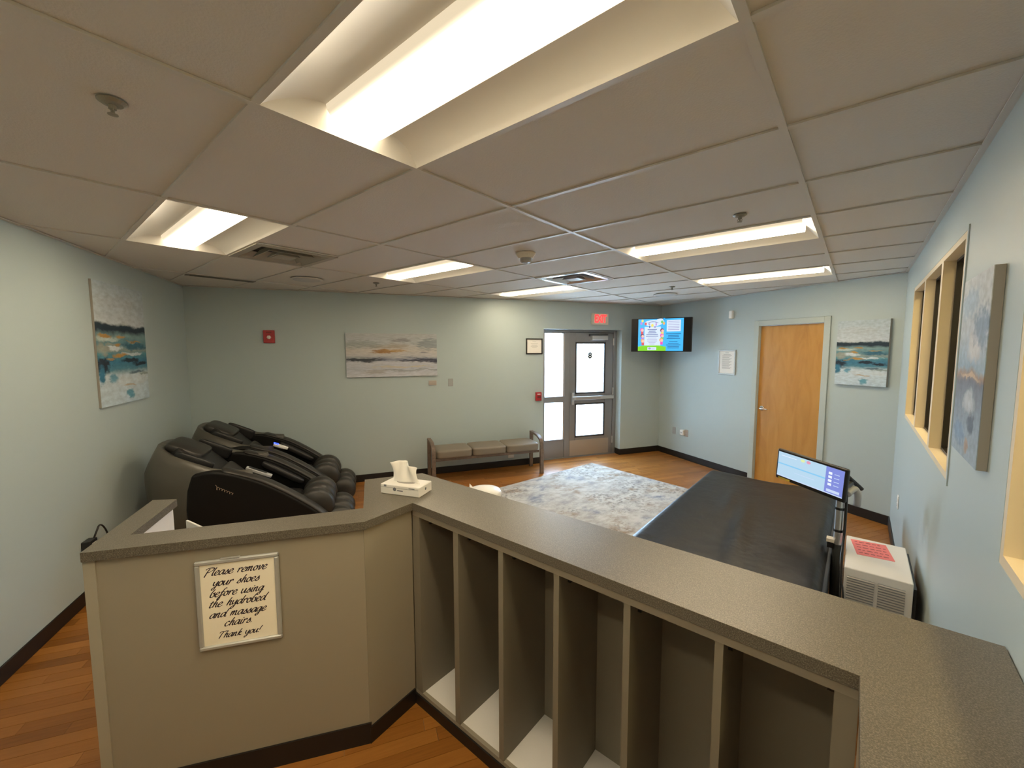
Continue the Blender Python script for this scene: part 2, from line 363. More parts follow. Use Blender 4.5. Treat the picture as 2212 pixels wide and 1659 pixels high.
M['sunset'] = painting('pale_sunset_painting', [(0.0, (.66,.69,.76)), (0.2, (.54,.58,.67)), (0.33, (.63,.65,.71)), (0.40, (.24,.27,.36)), (0.47, (.60,.60,.62)), (0.6, (.66,.63,.59)), (0.8, (.56,.60,.63)), (1.0, (.58,.61,.63))],
  [(.15,.39,.22,.035,(.06,.07,.09),1), (.10,.425,.14,.012,(.40,.44,.45),.9), (.82,.37,.24,.04,(.07,.075,.11),1), (.42,.585,.14,.035,(.42,.22,.07),.95), (.55,.60,.14,.025,(.55,.36,.15),.8), (.45,.70,.22,.05,(.42,.33,.22),.5), (.58,.84,.1,.04,(.30,.29,.31),.7), (.92,.75,.14,.12,(.32,.37,.40),.8), (.15,.75,.2,.08,(.40,.44,.43),.7), (.85,.55,.05,.02,(.25,.25,.30),.8), (.6,.22,.3,.02,(.68,.62,.48),.8), (.7,.15,.3,.02,(.36,.38,.42),.7), (.3,.12,.12,.04,(.46,.43,.42),.7), (.65,.13,.1,.02,(.40,.40,.43),.6)], 7.7, 3.0, 8.0, .085)
M['storm'] = painting('blue_storm_painting', [(0.0, (.40,.50,.60)), (0.25, (.30,.38,.48)), (0.42, (.22,.25,.32)), (0.46, (.45,.33,.26)), (0.50, (.38,.52,.66)), (0.7, (.62,.68,.74)), (1.0, (.72,.76,.78))],
  [(.6,.62,.2,.08,(.78,.78,.80),.9), (.8,.72,.22,.1,(.26,.38,.54),.8), (.3,.85,.3,.08,(.5,.64,.78),.8), (.55,.30,.18,.05,(.62,.68,.74),.9), (.7,.2,.12,.05,(.12,.16,.22),.8), (.3,.12,.2,.06,(.22,.36,.56),.7), (.6,.07,.06,.03,(.55,.36,.22),.7), (.5,.45,.3,.012,(.75,.58,.42),.8)], 12.2, 2.2, 3.0, .07)

# ------------------------------------------------------------------ room plan
def unit(a, b): d = Vector((b[0]-a[0], b[1]-a[1])); return d.normalized(), d.length
cL, cB, cR = (-4.692, 0.785), (-1.232, 6.781), (1.786, 5.160)
cRear, cLr = (1.786, -1.90), (0.103, -1.90)
ROOM = [cLr, cRear, cR, cB, cL]                     # CCW
class Wall:
    def __init__(s, a, b):
        s.a = Vector(a); s.d, s.L = unit(a, b); s.ang = math.atan2(s.d.y, s.d.x); s.n = Vector((s.d.y, -s.d.x))   # n into the room
    def p(s, t, out=0, z=0): q = s.a + s.d*t + s.n*out; return (q.x, q.y, z)
    def e(s, name, t, z, label=None, cat=None, group=None, kind=None, out=0): return empty(name, s.p(t, out, z), s.ang, label, cat, group, kind)
WB, WF, WR, WRE, WL = Wall(cL, cB), Wall(cB, cR), Wall(cR, cRear), Wall(cRear, cLr), Wall(cLr, cL)
sL0 = (Vector((-2.347, -0.527)) - WL.a).dot(WL.d)    # the left wall's measured origin

def wall_slab(name, w, opens, th=0.16, ext=0.16):
    xs = sorted({-ext, w.L+ext, *[o[0] for o in opens], *[o[1] for o in opens]})
    mb = MB()
    for x0, x1 in zip(xs, xs[1:]):
        cuts = sorted([(o[2], o[3]) for o in opens if o[0] <= x0+1e-6 and o[1] >= x1-1e-6]); z = 0
        for (a, b_) in cuts:
            if a > z: mb.box(x0, x1, 0, th, z, a)
            z = b_
        if z < 2.8: mb.box(x0, x1, 0, th, z, 2.8)
    o = mb.build(name, M['wall'], loc=w.p(0), rot=(0, 0, w.ang)); tag(o, kind='structure'); return o
DO = (4.66, 6.11, 0, 2.145); WD = (1.855, 2.705, 0, 2.145)
W1 = (0.85, 3.07, 1.245, 2.325); W2 = (3.985, 6.1, 1.245, 2.325)
wall_slab('wall_back', WB, [DO], .24); wall_slab('wall_far', WF, [WD]); wall_slab('wall_right', WR, [W1, W2]); wall_slab('wall_rear', WRE, []); wall_slab('wall_left', WL, [])

# floor: sub-floor slab, wood strips as parts
def clip(poly, halfs):
    for (n, c) in halfs:
        out = []
        for i in range(len(poly)):
            a, b_ = poly[i], poly[(i+1) % len(poly)]
            da, db = n[0]*a[0]+n[1]*a[1]-c, n[0]*b_[0]+n[1]*b_[1]-c
            if da <= 0: out.append(a)
            if (da < 0 < db) or (db < 0 < da):
                t = da/(da-db); out.append((a[0]+(b_[0]-a[0])*t, a[1]+(b_[1]-a[1])*t))
        poly = out
        if len(poly) < 3: return []
    return poly
def area(p): return abs(sum(p[i][0]*p[(i+1) % len(p)][1]-p[(i+1) % len(p)][0]*p[i][1] for i in range(len(p))))/2
def halfs_of(poly, ins=0.0):
    hs = []
    for i in range(len(poly)):
        a, b_ = poly[i], poly[(i+1) % len(poly)]; d, _ = unit(a, b_); n = (d.y, -d.x); hs.append((n, n[0]*a[0]+n[1]*a[1]-ins))
    return hs
RH = halfs_of(ROOM)
alc = [WB.p(DO[0]), WB.p(DO[1]), WB.p(DO[1], -.2), WB.p(DO[0], -.2)]
big_room = [(p[0], p[1]) for p in ROOM]
fl = MB().prism([(-.2, -2.1), (3.7, -3.2), (3.7, 5.6), (1.95, 5.6), (-1.2, 7.05), (-4.95, .75)], -0.14, -0.012).build('floor', mat('subfloor', (0.25, 0.13, 0.05), .6)); tag(fl, kind='structure')
# strips run parallel to the back wall
d60 = WB.d; nn = Vector((-d60.y, d60.x))
SWD = 0.072; strips = []
org = Vector((-1.0, 2.0))
for r in range(-75, 75):
    t = -6.0 + random.uniform(0, .7)
    while t < 6:
        ln = random.choice((.36, .48, .6, .75, .9)); g_ = .0009
        q = [org + d60*(t+g_) + nn*(r*SWD+g_), org + d60*(t+ln-g_) + nn*(r*SWD+g_), org + d60*(t+ln-g_) + nn*((r+1)*SWD-g_), org + d60*(t+g_) + nn*((r+1)*SWD-g_)]
        q = [(p.x, p.y) for p in q]; c = clip(q, RH)
        if len(c) >= 3 and area(c) > 2e-4: strips.append((c, random.random()))
        t += ln
cl = cam.matrix_world.inverted()
def seen(c):
    cx, cy = sum(p[0] for p in c)/len(c), sum(p[1] for p in c)/len(c)
    q = cl @ Vector((cx, cy, 0))
    if q.z > -0.2: return 0
    x, y = 893.2*q.x/-q.z, 893.2*q.y/-q.z
    if abs(x) > 1200 or abs(y) > 900: return 0
    # rough occluders: counter volume, rug
    k = area(c)/(q.z*q.z)*(1/(-q.z))
    for tt in (0.25, 0.35, .45, .55, .65, .75, .85, .93):
        px = cam.location.x + (cx-cam.location.x)*tt; py = cam.location.y + (cy-cam.location.y)*tt; pz = cam.location.z*(1-tt)
        if pz < 1.07 and -0.72 < px < 1.78 and (0.70 < py < 1.04): return 0
        if pz < 1.07:
            v = Vector((px, py)) - Vector((-0.739, -0.414)); al = v.dot(Vector((.5586, .8294))); ac = v.dot(Vector((-.8294, .5586)))
            if 0 < al < 1.0 and 0 < ac < .12: return 0
    return k
strips = [(seen(c), c, t) for c, t in strips]; strips.sort(key=lambda s: -s[0])
def strip_mesh(items, name):
    mb = MB()
    tones = []
    for _, c, t in items:
        c2 = c if sum(c[i][0]*c[(i+1) % len(c)][1]-c[(i+1) % len(c)][0]*c[i][1] for i in range(len(c))) > 0 else c[::-1]
        mb.prism(c2, -0.012, 0.0); tones += [t]*(2*len(c))
    o = mb.build(name, M['plank'], fl)
    a = o.data.attributes.new('tone', 'FLOAT', 'POINT')
    for i, t in enumerate(tones): a.data[i].value = 0.12 + .50*t
    return o
for it in strips[:298]: strip_mesh([it], 'floor_strip')
for k_ in range(2):
    strip_mesh([(0, [WB.p(DO[0], -.07*k_)[:2], WB.p(DO[1], -.07*k_)[:2], WB.p(DO[1], -.07*k_-.069)[:2], WB.p(DO[0], -.07*k_-.069)[:2]], .45+.2*k_)], 'floor_strip')
tag(strip_mesh(strips[298:], 'floor_strips'), kind='stuff')

# baseboards
def baseboard(name, w, segs, h=0.10):
    mb = MB()
    for (a, b_) in segs: mb.box(a, b_, -0.011, 0, 0, h)
    tag(mb.build(name, M['base'], loc=w.p(0), rot=(0, 0, w.ang), bevel=.003, seg=1), kind='structure')
baseboard('baseboard_back', WB, [(0.011, DO[0]), (DO[1], WB.L-.011)]); baseboard('baseboard_far', WF, [(0, 1.79), (2.765, WF.L-.0)]); baseboard('baseboard_right', WR, [(0.01, WR.L)]); baseboard('baseboard_left', WL, [(0.0, WL.L-.0)])
tag(MB().box(DO[0]-.0, DO[0]+.02, 0, .0, 0, 0).build('trim_1', M['base'], loc=(0, 0, -1)), kind='structure') if False else None
tag(MB().box(DO[1]-.011, DO[1], -.011, .14, 0, .10).build('baseboard_door_return', M['base'], loc=WB.p(0), rot=(0, 0, WB.ang)), kind='structure')

# ------------------------------------------------------------------ ceiling
FT = 0.3048
ce = MB().prism([(-.2, -2.1), (1.5, -3.4), (3.7, -3.4), (3.7, 5.6), (1.95, 5.6), (-1.2, 7.05), (-4.98, .72)], 2.72, 2.9).build('ceiling', M['tee']); tag(ce, kind='structure')
LIGHTS = [(0, 0), (-8, 0), (-8, 6), (0, 8), (-8, 12), (0, 14), (0, -4)]  # last one is out of view, added to brighten the counter front
VENTS = [(-8, 2), (-4, 10)]
def cell(u0, u1, v0, v1, name='ceiling_tile'):
    c = clip([(u0*FT, v0*FT), (u1*FT, v0*FT), (u1*FT, v1*FT), (u0*FT, v1*FT)], RH)
    if len(c) >= 3 and area(c) > .002: MB().prism(c, H+.008, H+.022).build(name, M['tile'], ce)
for u in range(-20, 8, 4):
    for v in range(-8, 24, 2):
        if (u, v) in LIGHTS: continue
        vt = [x for x in VENTS if x[1] == v and u <= x[0] < u+4]
        if vt:
            for uu in (u, u+2):
                if (uu, v) not in VENTS: cell(uu, uu+2, v, v+2)
            continue
        cell(u, u+4, v, v+2)
def tee_line(p, d, wd=.024, name='ceiling_grid_bar'):
    n = Vector((-d.y, d.x)); p = Vector(p); L0 = 20
    q = [p-d*L0-n*wd/2, p+d*L0-n*wd/2, p+d*L0+n*wd/2, p-d*L0+n*wd/2]
    c = clip([(x.x, x.y) for x in q], RH)
    if len(c) >= 3: MB().prism(c, H-(.0008 if abs(d.y) > .5 else 0), H+.0075).build(name, M['tee'], ce)
for u in range(-16, 5, 4): tee_line((u*FT, 0), Vector((0, 1)))
for v in range(-6, 24, 2): tee_line((0, v*FT), Vector((1, 0)))
for (u, v) in VENTS:
    uu = u+2 if (u+2) % 4 else u
    MB().box(uu*FT-.012, uu*FT+.012, v*FT, (v+2)*FT, H-.0004, H+.004).build('ceiling_grid_bar', M['tee'], ce)
for w in (WB, WF, WR, WRE, WL):
    MB().box(0, w.L, -.022, 0, H-.001, H+.004).build('wall_angle', M['tee'], ce, loc=w.p(0), rot=(0, 0, w.ang))

# recessed troffer lamp, origin at its centre on the ceiling plane; long side along x (4 ft), 2 ft along y
def make_troffer():
    r = empty('ceiling_light', (0, 0, H))
    hx, hy = 2*FT-.012, FT-.012; bw = .115; zt = .056; e = .06
    n = 18; zw = lambda y: zt*math.sin(min(1, (hy-abs(y))/(hy-bw))*PI/2)**.8; xr = lambda y: hx-e*zw(y)/zt
    for sgn in (1, -1):                                   # curved side wings
        mb = MB(); ys = [hy+(bw-hy)*(i/n) for i in range(n+1)]
        for y in ys: mb.v += [(-xr(y), y*sgn, zw(y)), (xr(y), y*sgn, zw(y))]
        for i in range(n): mb.f.append([2*i, 2*i+1, 2*i+3, 2*i+2]); mb.mi.append(0)
        mb.build('reflector_wing', M['pan'], r, smooth=True)
    for sgn in (1, -1):                                   # end plates leaning in towards the lens
        k = MB(); n2 = 40; ys = [-hy+2*hy*i/n2 for i in range(n2+1)]
        k.add([(sgn*hx, y, 0) for y in ys]+[(sgn*xr(y), y, zw(y)) for y in ys], [(i, i+1, n2+2+i, n2+1+i) for i in range(n2)]); k.build('end_plate', M['pan'], r)
    b_ = MB(); n3 = 12; arc = [(bw*math.cos(PI*i/n3), zt - .060*math.sin(PI*i/n3)) for i in range(n3+1)]
    xe = hx-e
    b_.add([(-xe, y, z) for y, z in arc]+[(xe, y, z) for y, z in arc], [(i, i+1, n3+2+i, n3+1+i) for i in range(n3)]+[list(range(n3+1))[::-1], list(range(n3+1, 2*n3+2))])
    b_.build('lens', M['lens'], r, smooth=False)
    MB().box(-hx-.012, hx+.012, -hy-.012, hy+.012, .10, .12).build('housing', M['pan'], r)
    return r
L_LAB = ['large recessed ceiling light over the shoe cubbies', 'recessed ceiling light beside the matte square air vent', 'recessed ceiling light above the wall bench side, by the cone smoke detector', 'long recessed ceiling light above the black massage bed, by a sprinkler', 'recessed ceiling light in front of the exit door, beside the shiny air vent', 'recessed ceiling light over the maple door end of the room', 'added unseen ceiling light brightening the partition and shoe cubbies']
tp = make_troffer()
for i, (u, v) in enumerate(LIGHTS):
    o = tp if i == 0 else copy_tree(tp)
    o.location = ((u+2)*FT, (v+1)*FT, H); tag(o, L_LAB[i], 'ceiling light', 'recessed ceiling lights')

def diffuser(loc, mtl, dark, label, steps, name='air_vent'):
    r = empty(name, loc, 0, label, 'air vent'); s = FT-.006
    fr_ = MB()
    for a, b_ in ((s, s-.05),):
        fr_.box(-a, a, -a, -b_, -.006, .002); fr_.box(-a, a, b_, a, -.006, .002); fr_.box(-a, -b_, -b_, b_, -.006, .002); fr_.box(b_, a, -b_, b_, -.006, .002)
    fr_.build('frame', mtl, r)
    MB().box(-s+.02, s-.02, -s+.02, s-.02, .06, .07).build('backing', dark, r)
    for k in range(steps):
        a = s-.055-k*(s-.07)/steps; b_ = a-.5*(s-.07)/steps; z0, z1 = -.004-.004*k, .045
        c = MB(); q0 = [(-a,-a,z0),(a,-a,z0),(a,a,z0),(-a,a,z0)]; q1 = [(-b_,-b_,z1),(b_,-b_,z1),(b_,b_,z1),(-b_,b_,z1)]
        c.add(q0+q1, [(i, (i+1) % 4, 4+(i+1) % 4, 4+i) for i in range(4)]); c.build('louvre', mtl, r, solid=.003)
    a = .07; MB().box(-a, a, -a, a, -.012, -.006).build('centre_plate', mtl, r)
diffuser((-7*FT, 3*FT, H), M['vent'], M['vent_dark'], 'matte square air vent in the ceiling above the massage chairs', 3)
diffuser((-3*FT, 11*FT, H), M['vent_shiny'], M['vent_dark'], 'shiny square ceiling air vent in front of the exit door', 3)
r = empty('slot_vent', (-12.15*FT, 3*FT, H), 0, 'narrow dark slot in the ceiling above the massage chairs', 'air vent')
MB().box(-.05, .05, -FT, FT, -.006, .0).build('frame', mat('slot_grey', (.20, .18, .15), .6), r); MB().box(-.02, .02, -FT+.03, FT-.03, -.0065, -.005).build('slot', M['vent_dark'], r)

def speaker(u, v, label):
    r = empty('ceiling_speaker', (u*FT, v*FT, H), 0, label, 'speaker', 'ceiling speakers')
    MB().lathe([(.155, 0), (.155, -.006), (.14, -.011)], 32).build('bezel', M['tee'], r); MB().lathe([(.138, -.009), (.13, -.014), (.06, -.017)], 32).build('grille', mat('speaker_grille', (.55, .54, .52), .7), r)
speaker(-10.15, 4.98, 'round flush ceiling speaker near the red strobe wall'); speaker(-2.08, 17.3, 'round flush ceiling speaker above the corner television')
def sprinkler(u, v, label):
    r = empty('sprinkler', (u*FT, v*FT, H+.004), 0, label, 'sprinkler', 'ceiling sprinklers')
    MB().lathe([(.036, 0), (.036, -.003), (.026, -.010), (.016, -.012)], 20).build('escutcheon', M['sprk'], r)
    MB().lathe([(.010, -.010), (.010, -.024), (.005, -.026), (.005, -.038)], 12).build('body', M['sprk'], r)
    MB().lathe([(.013, -.038), (.013, -.040), (.004, -.041)], 16).build('deflector', M['sprk'], r)
    MB().tube([(.009, 0, -.022), (.012, 0, -.03), (.003, 0, -.038)], .002, 6).tube([(-.009, 0, -.022), (-.012, 0, -.03), (-.003, 0, -.038)], .002, 6).build('yoke', M['sprk'], r)
sprinkler(-1.04, -.92, 'pendant sprinkler beside the large light over the shoe cubbies'); sprinkler(2.96, 7.06, 'pendant sprinkler beside the long light above the bed')
sprinkler(-9.13, 7.06, 'pendant sprinkler at the end of the light above the wall bench'); sprinkler(-1.06, 15.2, 'pendant sprinkler near the corner television')
r = empty('smoke_detector', (-1.94*FT, 6.9*FT, H+.004), 0, 'cone shaped smoke detector on the ceiling above the rug', 'smoke detector')
MB().lathe([(.078, 0), (.076, -.012), (.055, -.040)], 28).build('base', M['cream'], r); MB().lathe([(.046, -.038), (.045, -.062), (.034, -.074), (.012, -.078)], 24).build('chamber', M['grey_p'], r)

# ------------------------------------------------------------------ outside and the hall beyond the windows
o = MB().prism([(-30, -10), (8, -10), (8, 40), (-30, 40)], -0.3, -0.15).build('ground_outside', M['concrete']); tag(o, kind='structure')
o = MB().box(3.9, 4.1, .25, 3.4, -.15, 3.4).build('wall_daylight_block', M['concrete'], loc=WB.p(0), rot=(0, 0, WB.ang)); tag(o, kind='structure')  # unseen wall added to keep oblique daylight off the far wall
hx0, hx1 = 1.95, 3.5
o = MB().box(hx0, hx1, -3, 5.6, -.01, 0).build('floor_hall', M['tan_p']); tag(o, kind='structure')
o = MB().box(hx1, hx1+.1, -3.2, 5.8, 0, 2.8).build('wall_hall_side', M['hall']); tag(o, kind='structure')
o = MB().box(hx0-.16, hx1+.1, 5.35, 5.5, 0, 2.8).build('wall_hall_end', M['hall']); tag(o, kind='structure')
o = MB().box(hx0-.16, hx1+.1, -3.2, -3.05, 0, 2.8).build('wall_hall_start', M['hall']); tag(o, kind='structure')
o = MB().box(hx0-.16, hx0, -3.2, -2.05, 0, 2.8).build('wall_hall_return', M['hall']); tag(o, kind='structure')
for i, y in enumerate((0.6, 3.4)):  # invented lamps, added to throw warm light on the window jambs
    r = empty('added_hall_light', (2.7, y, 2.66), PI/2, ('added warm light in the hall beside the window nearest the counter', 'added warm light in the hall beside the three-pane window')[i], 'ceiling light', 'added hall lights')
    MB().box(-.6, .6, -.15, .15, .02, .05).build('housing', M['pan'], r); MB().box(-.58, .58, -.13, .13, .0, .02).build('lens', M['lens_added'], r)

# ------------------------------------------------------------------ glazed entrance in the back wall
D = WB.e('door_1', -.0224, 0, kind='structure'); D.scale = (1.0115, 1, 1); DY = 0.17
fr_ = MB(); y0, y1 = DY-.03, DY+.05
fr_.box(DO[0]-.045, 4.715, y0, y1, 0, 2.145).box(6.0, DO[1], y0, y1, 0, 2.145).box(4.715, 6.0, y0, y1, 2.105, 2.145).box(5.07, 5.165, y0, y1, 0, 2.105)
fr_.box(4.715, 5.07, y0, y1, 2.085, 2.105).box(4.715, 5.07, y0, y1, .945, 1.045).box(4.715, 5.07, y0, y1, .30, .325)
fr_.box(5.165, 6.0, DY+.031, y1, 2.05, 2.105).box(5.165, 5.185, DY+.031, y1, 0, 2.05).box(5.98, 6.0, DY+.031, y1, 0, 2.05)
fr_.build('door_frame', M['alum'], D, bevel=.004, seg=1)
MB().box(4.715, 5.07, DY-.012, DY+.03, 0, .30).build('lower_panel', M['alum'], D)
for (z0, z1) in ((.325, .945), (1.045, 2.085)):
    MB().box(4.715, 5.07, DY+.005, DY+.012, z0, z1).build('sidelight_pane', M['glass'], D)
    gk = MB(); gk.box(5.048, 5.07, DY-.02, DY+.03, z0, z1); gk.build('glazing_bead', mat('tan_bead', (.42, .36, .32), .5), D)
leaf = MB(); a, b_ = 5.168, 5.997; ly0, ly1 = DY-.018, DY+.03
leaf.box(a, 5.275, ly0, ly1, .012, 2.10).box(5.842, b_, ly0, ly1, .012, 2.10).box(5.275, 5.842, ly0, ly1, 1.94, 2.10).box(5.275, 5.842, ly0, ly1, .91, 1.075).box(5.275, 5.842, ly0, ly1, .012, .335)
leaf = leaf.build('door_leaf', M['alum'], D, bevel=.004, seg=1)
for (z0, z1) in ((.335, .91), (1.075, 1.94)):
    MB().box(5.275, 5.842, DY+.0, DY+.008, z0, z1).build('door_pane', M['glass'], leaf)
    gk = MB(); x0, x1, t = 5.272, 5.845, .024
    gk.box(x0, x0+t, ly0-.006, DY, z0, z1).box(x1-t, x1, ly0-.006, DY, z0, z1).box(x0, x1, ly0-.006, DY, z0-.003, z0+t).box(x0, x1, ly0-.006, DY, z1-t, z1+.003)
    gk.build('gasket', M['alum_d'], leaf)
MB().box(a+.01, b_-.07, ly0-.004, ly0, .02, .285).build('kick_plate', M['kick'], leaf)
MB().box(DO[0]-.06, 6.16, ly0-.03, ly1+.06, -.04, .011).build('threshold', M['alum'], D)
bar = MB().box(5.20, 5.985, ly0-.065, ly0-.02, .975, 1.035).build('push_bar', M['steel'], leaf, bevel=.008); MB().box(5.26, 5.72, ly0-.069, ly0-.064, .985, 1.02).build('push_pad', M['kick'], bar); MB().box(5.19, 5.235, ly0-.05, ly0, .90, 1.10).build('latch_case', M['steel'], bar, bevel=.006); MB().box(5.95, 5.985, ly0-.05, ly0, .975, 1.035).build('end_bracket', M['steel'], bar)
cls = MB().box(5.55, 5.85, ly0-.07, ly0, 1.975, 2.05).build('door_closer', M['steel'], leaf, bevel=.006); MB().box(5.50, 5.86, ly0-.05, ly0-.035, 2.065, 2.078).box(5.50, 5.52, ly0-.05, ly0-.035, 2.04, 2.078).build('closer_arm', M['alum_d'], cls)
for z in (.25, 1.1, 1.95): MB().lathe([(.012, -.06), (.012, .06)], 12, (5.998, ly0-.008, z)).build('hinge', M['steel'], leaf)

def text_mesh(body, size, mtl, parent, loc, name='lettering', shear=0, flip=False, rot=(PI/2, 0, 0), offset=0.0):
    c = bpy.data.curves.new('t', 'FONT'); c.body = body; c.size = size; c.align_x = 'CENTER'; c.align_y = 'CENTER'; c.shear = shear; c.extrude = .0008; c.offset = offset; c.resolution_u = 3
    o = bpy.data.objects.new('t', c); COL.objects.link(o); bpy.context.view_layer.update()
    me = bpy.data.meshes.new_from_object(o.evaluated_get(bpy.context.evaluated_depsgraph_get())); bpy.data.objects.remove(o); bpy.data.curves.remove(c)
    me.name = name; me.materials.clear(); me.materials.append(mtl)
    q = bpy.data.objects.new(name, me); COL.objects.link(q); q.parent = parent; q.location = loc; q.rotation_euler = rot
    if flip: q.scale.x = -1
    return q
text_mesh('8', .135, mat('door_number_grey', (.10, .12, .12), .5), leaf, (5.555, DY-.005, 1.715), 'door_number', offset=.009)
# light portal in the doorway
pl = bpy.data.lights.new('door_portal', 'AREA'); pl.shape = 'RECTANGLE'; pl.size = 1.5; pl.size_y = 2.2; pl.cycles.is_portal = True
po = bpy.data.objects.new('door_portal', pl); COL.objects.link(po)
pc = WB.p(5.38, -.27, 1.07); po.location = pc
po.rotation_euler = Vector((-WB.n.x, -WB.n.y, 0)).to_track_quat('Z', 'Y').to_euler()

# ------------------------------------------------------------------ maple door in the far wall
D2 = WF.e('door_2', 0, 0, kind='structure')
f2 = MB(); a, b_, zt = WD[0], WD[1], WD[3]
for (x0, x1) in ((a-.052, a+.018), (b_-.018, b_+.052)): f2.box(x0, x1, -.018, .0, 0, zt+.055)
f2.box(a+.018, b_-.018, -.018, 0, zt-.015, zt+.055); f2.box(a, a+.018, 0, .13, 0, zt).box(b_-.018, b_, 0, .13, 0, zt).box(a, b_, 0, .13, zt-.018, zt)
f2.build('door_frame', M['frame'], D2, bevel=.003, seg=1)
lf = MB().box(a+.021, b_-.021, .028, .072, .01, zt-.02).build('door_leaf', M['veneer'], D2)
hd = MB().lathe([(.032, 0), (.032, .008), (.024, .012)], 20, (a+.085, .028, 1.03), (0, -1, 0)).build('rose', M['chrome'], lf)
MB().tube([(a+.085, .02, 1.03), (a+.085, -.022, 1.03), (a+.10, -.03, 1.03), (a+.20, -.03, 1.028)], .009, 10).build('lever_handle', M['chrome'], lf, smooth=True)

# ------------------------------------------------------------------ interior windows in the right wall
def window(name, op, divs):
    Wd = WR.e(name, 0, 0, kind='structure'); s0, s1, z0, z1 = op; t = .03
    fm = MB(); d0, d1 = -.004, .045
    fm.box(s0, s0+t, d0, d1, z0, z1).box(s1-t, s1, d0, d1, z0, z1).box(s0+t, s1-t, d0, d1, z0, z0+t).box(s0+t, s1-t, d0, d1, z1-t, z1)
    fm.build('window_frame', M['jamb'], Wd)
    cs = MB(); cs.box(s0-.02, s0, -.005, 0, z0-.02, z1+.02).box(s1, s1+.02, -.005, 0, z0-.02, z1+.02).box(s0, s1, -.005, 0, z1, z1+.02).box(s0, s1, -.005, 0, z0-.02, z0)
    cs.build('window_casing', M['wall'], Wd)
    xs = [s0+t, *divs, s1-t]
    for x in divs: MB().box(x-.03, x+.03, d0, d1, z0+t, z1-t).build('mullion', M['jamb'], Wd)
    for x0, x1 in zip(xs, xs[1:]):
        a, b_ = (x0+.03 if x0 in divs else x0), (x1-.03 if x1 in divs else x1)
        MB().box(a, b_, .085, .092, z0+t, z1-t).build('window_pane', M['glass'], Wd)
        st = MB(); w_ = .012
        st.box(a-.03, a+w_, d1, .125, z0, z1).box(b_-w_, b_+.03, d1, .125, z0, z1).box(a, b_, d1, .125, z0, z0+t+w_).box(a, b_, d1, .125, z1-t-w_, z1)
        st.build('glazing_stop', M['bronze'], Wd)
window('window_1', W1, [1.62, 2.40]); window('window_2', W2, [4.75, 5.45])

# ------------------------------------------------------------------ pictures and wall fittings
def canvas(w, s0, s1, z0, z1, th, mtl, label, edge=None):
    r = w.e('canvas_painting', (s0+s1)/2, z0, label, 'painting'); h = (s1-s0)/2
    MB().box(-h, h, -th+.002, -.001, 0, z1-z0).build('stretcher', edge or M['canvas_edge'], r)
    MB().box(-h, h, -th, -th+.002, 0, z1-z0).build('painted_front', mtl, r)
canvas(WL, sL0+.806, sL0+1.607, 1.376, 2.368, .018, M['sea_a'], 'tall blue and white seascape canvas above the massage chairs')
canvas(WB, 1.763, 2.973, 1.453, 2.046, .03, M['sunset'], 'wide pale sunset seascape canvas beside the red strobe')
canvas(WF, 2.845, 3.328, 1.431, 2.13, .035, M['sea_b'], 'teal and white seascape canvas beside the maple door')
canvas(WR, 3.29, 3.745, 1.442, 2.082, .026, M['storm'], 'blue cloudy abstract canvas beside the interior windows')

def plate(w, s, z, wd, ht_, mtl, label, name='wall_plate', cat='wall plate', detail=None, th=.008):
    r = w.e(name, s, z, label, cat)
    MB().box(-wd/2, wd/2, -th, -.0005, -ht_/2, ht_/2).build('cover', mtl, r, bevel=.003, seg=1)
    if detail == 'switch': MB().box(-.016, .016, -th-.004, -th, -.032, .032).build('rocker', mtl, r)
    if detail == 'outlet':
        for dz in (-.02, .02): MB().box(-.016, .016, -th-.003, -th, dz-.013, dz+.013).build('socket', mtl, r)
    if detail == 'hbox': MB().box(-wd*.3, wd*.3, -th-.004, -th, -.012, .012).build('rocker', mtl, r)
    return r
plate(WB, 2.909, 1.346, .112, .07, M['tan_p'], 'tan sideways light switch plate below the sunset canvas', 'light_switch', 'light switch', 'hbox')
plate(WB, 3.172, 1.345, .075, .112, M['grey_p'], 'grey upright light switch plate between sunset canvas and door', 'light_switch', 'light switch', 'switch')
plate(WB, 4.105, .165, .10, .062, M['white'], 'white outlet plate on the wall under the bench', 'wall_outlet', 'outlet', 'hbox')
plate(WF, .382, .443, .075, .115, M['grey_p'], 'grey outlet plate below the corner television', 'wall_outlet', 'outlet', 'outlet')
r = plate(WF, .655, .445, .075, .115, M['tan_p'], 'outlet below the television with a white plug adapter in it', 'wall_outlet', 'outlet', 'outlet')
r2 = WF.e('plug_adapter', .60, .45, 'white plug adapter in the outlet below the television', 'adapter', out=.0085); MB().box(-.035, .035, -.05, -.001, -.045, .045).build('body', M['white'], r2, bevel=.008); MB().box(-.012, .012, -.052, -.05, -.012, .012).build('button', M['grey_p'], r2)
plate(WR, .85, .50, .072, .115, M['white'], 'white outlet plate low on the wall under the interior windows', 'wall_outlet', 'outlet', 'outlet')
r = WB.e('fire_strobe', .873, 1.99, 'square red fire alarm strobe on the wall above the massage chairs', 'fire alarm')
MB().box(-.063, .063, -.035, -.0005, -.08, .08).build('housing', M['red'], r, bevel=.006); MB().lathe([(.026, 0), (.02, .012), (.006, .016)], 6, (0, -.035, -.008), (0, -1, 0)).build('strobe_lens', M['white'], r); MB().box(-.03, .03, -.0365, -.035, .045, .06).build('label_strip', mat('dark_red', (.2, .01, .01), .4), r)
r = WB.e('pull_station', 4.565, 1.083, 'small red fire alarm pull station beside the glass door', 'fire alarm')
MB().box(-.048, .048, -.04, -.0005, -.068, .068).build('housing', M['red'], r, bevel=.006); MB().box(-.03, .03, -.05, -.04, -.02, .01).build('pull_handle', mat('dark_red_handle', (.16, .02, .02), .4), r); MB().box(-.025, .025, -.0415, -.04, .03, .045).build('print_strip', M['white'], r)
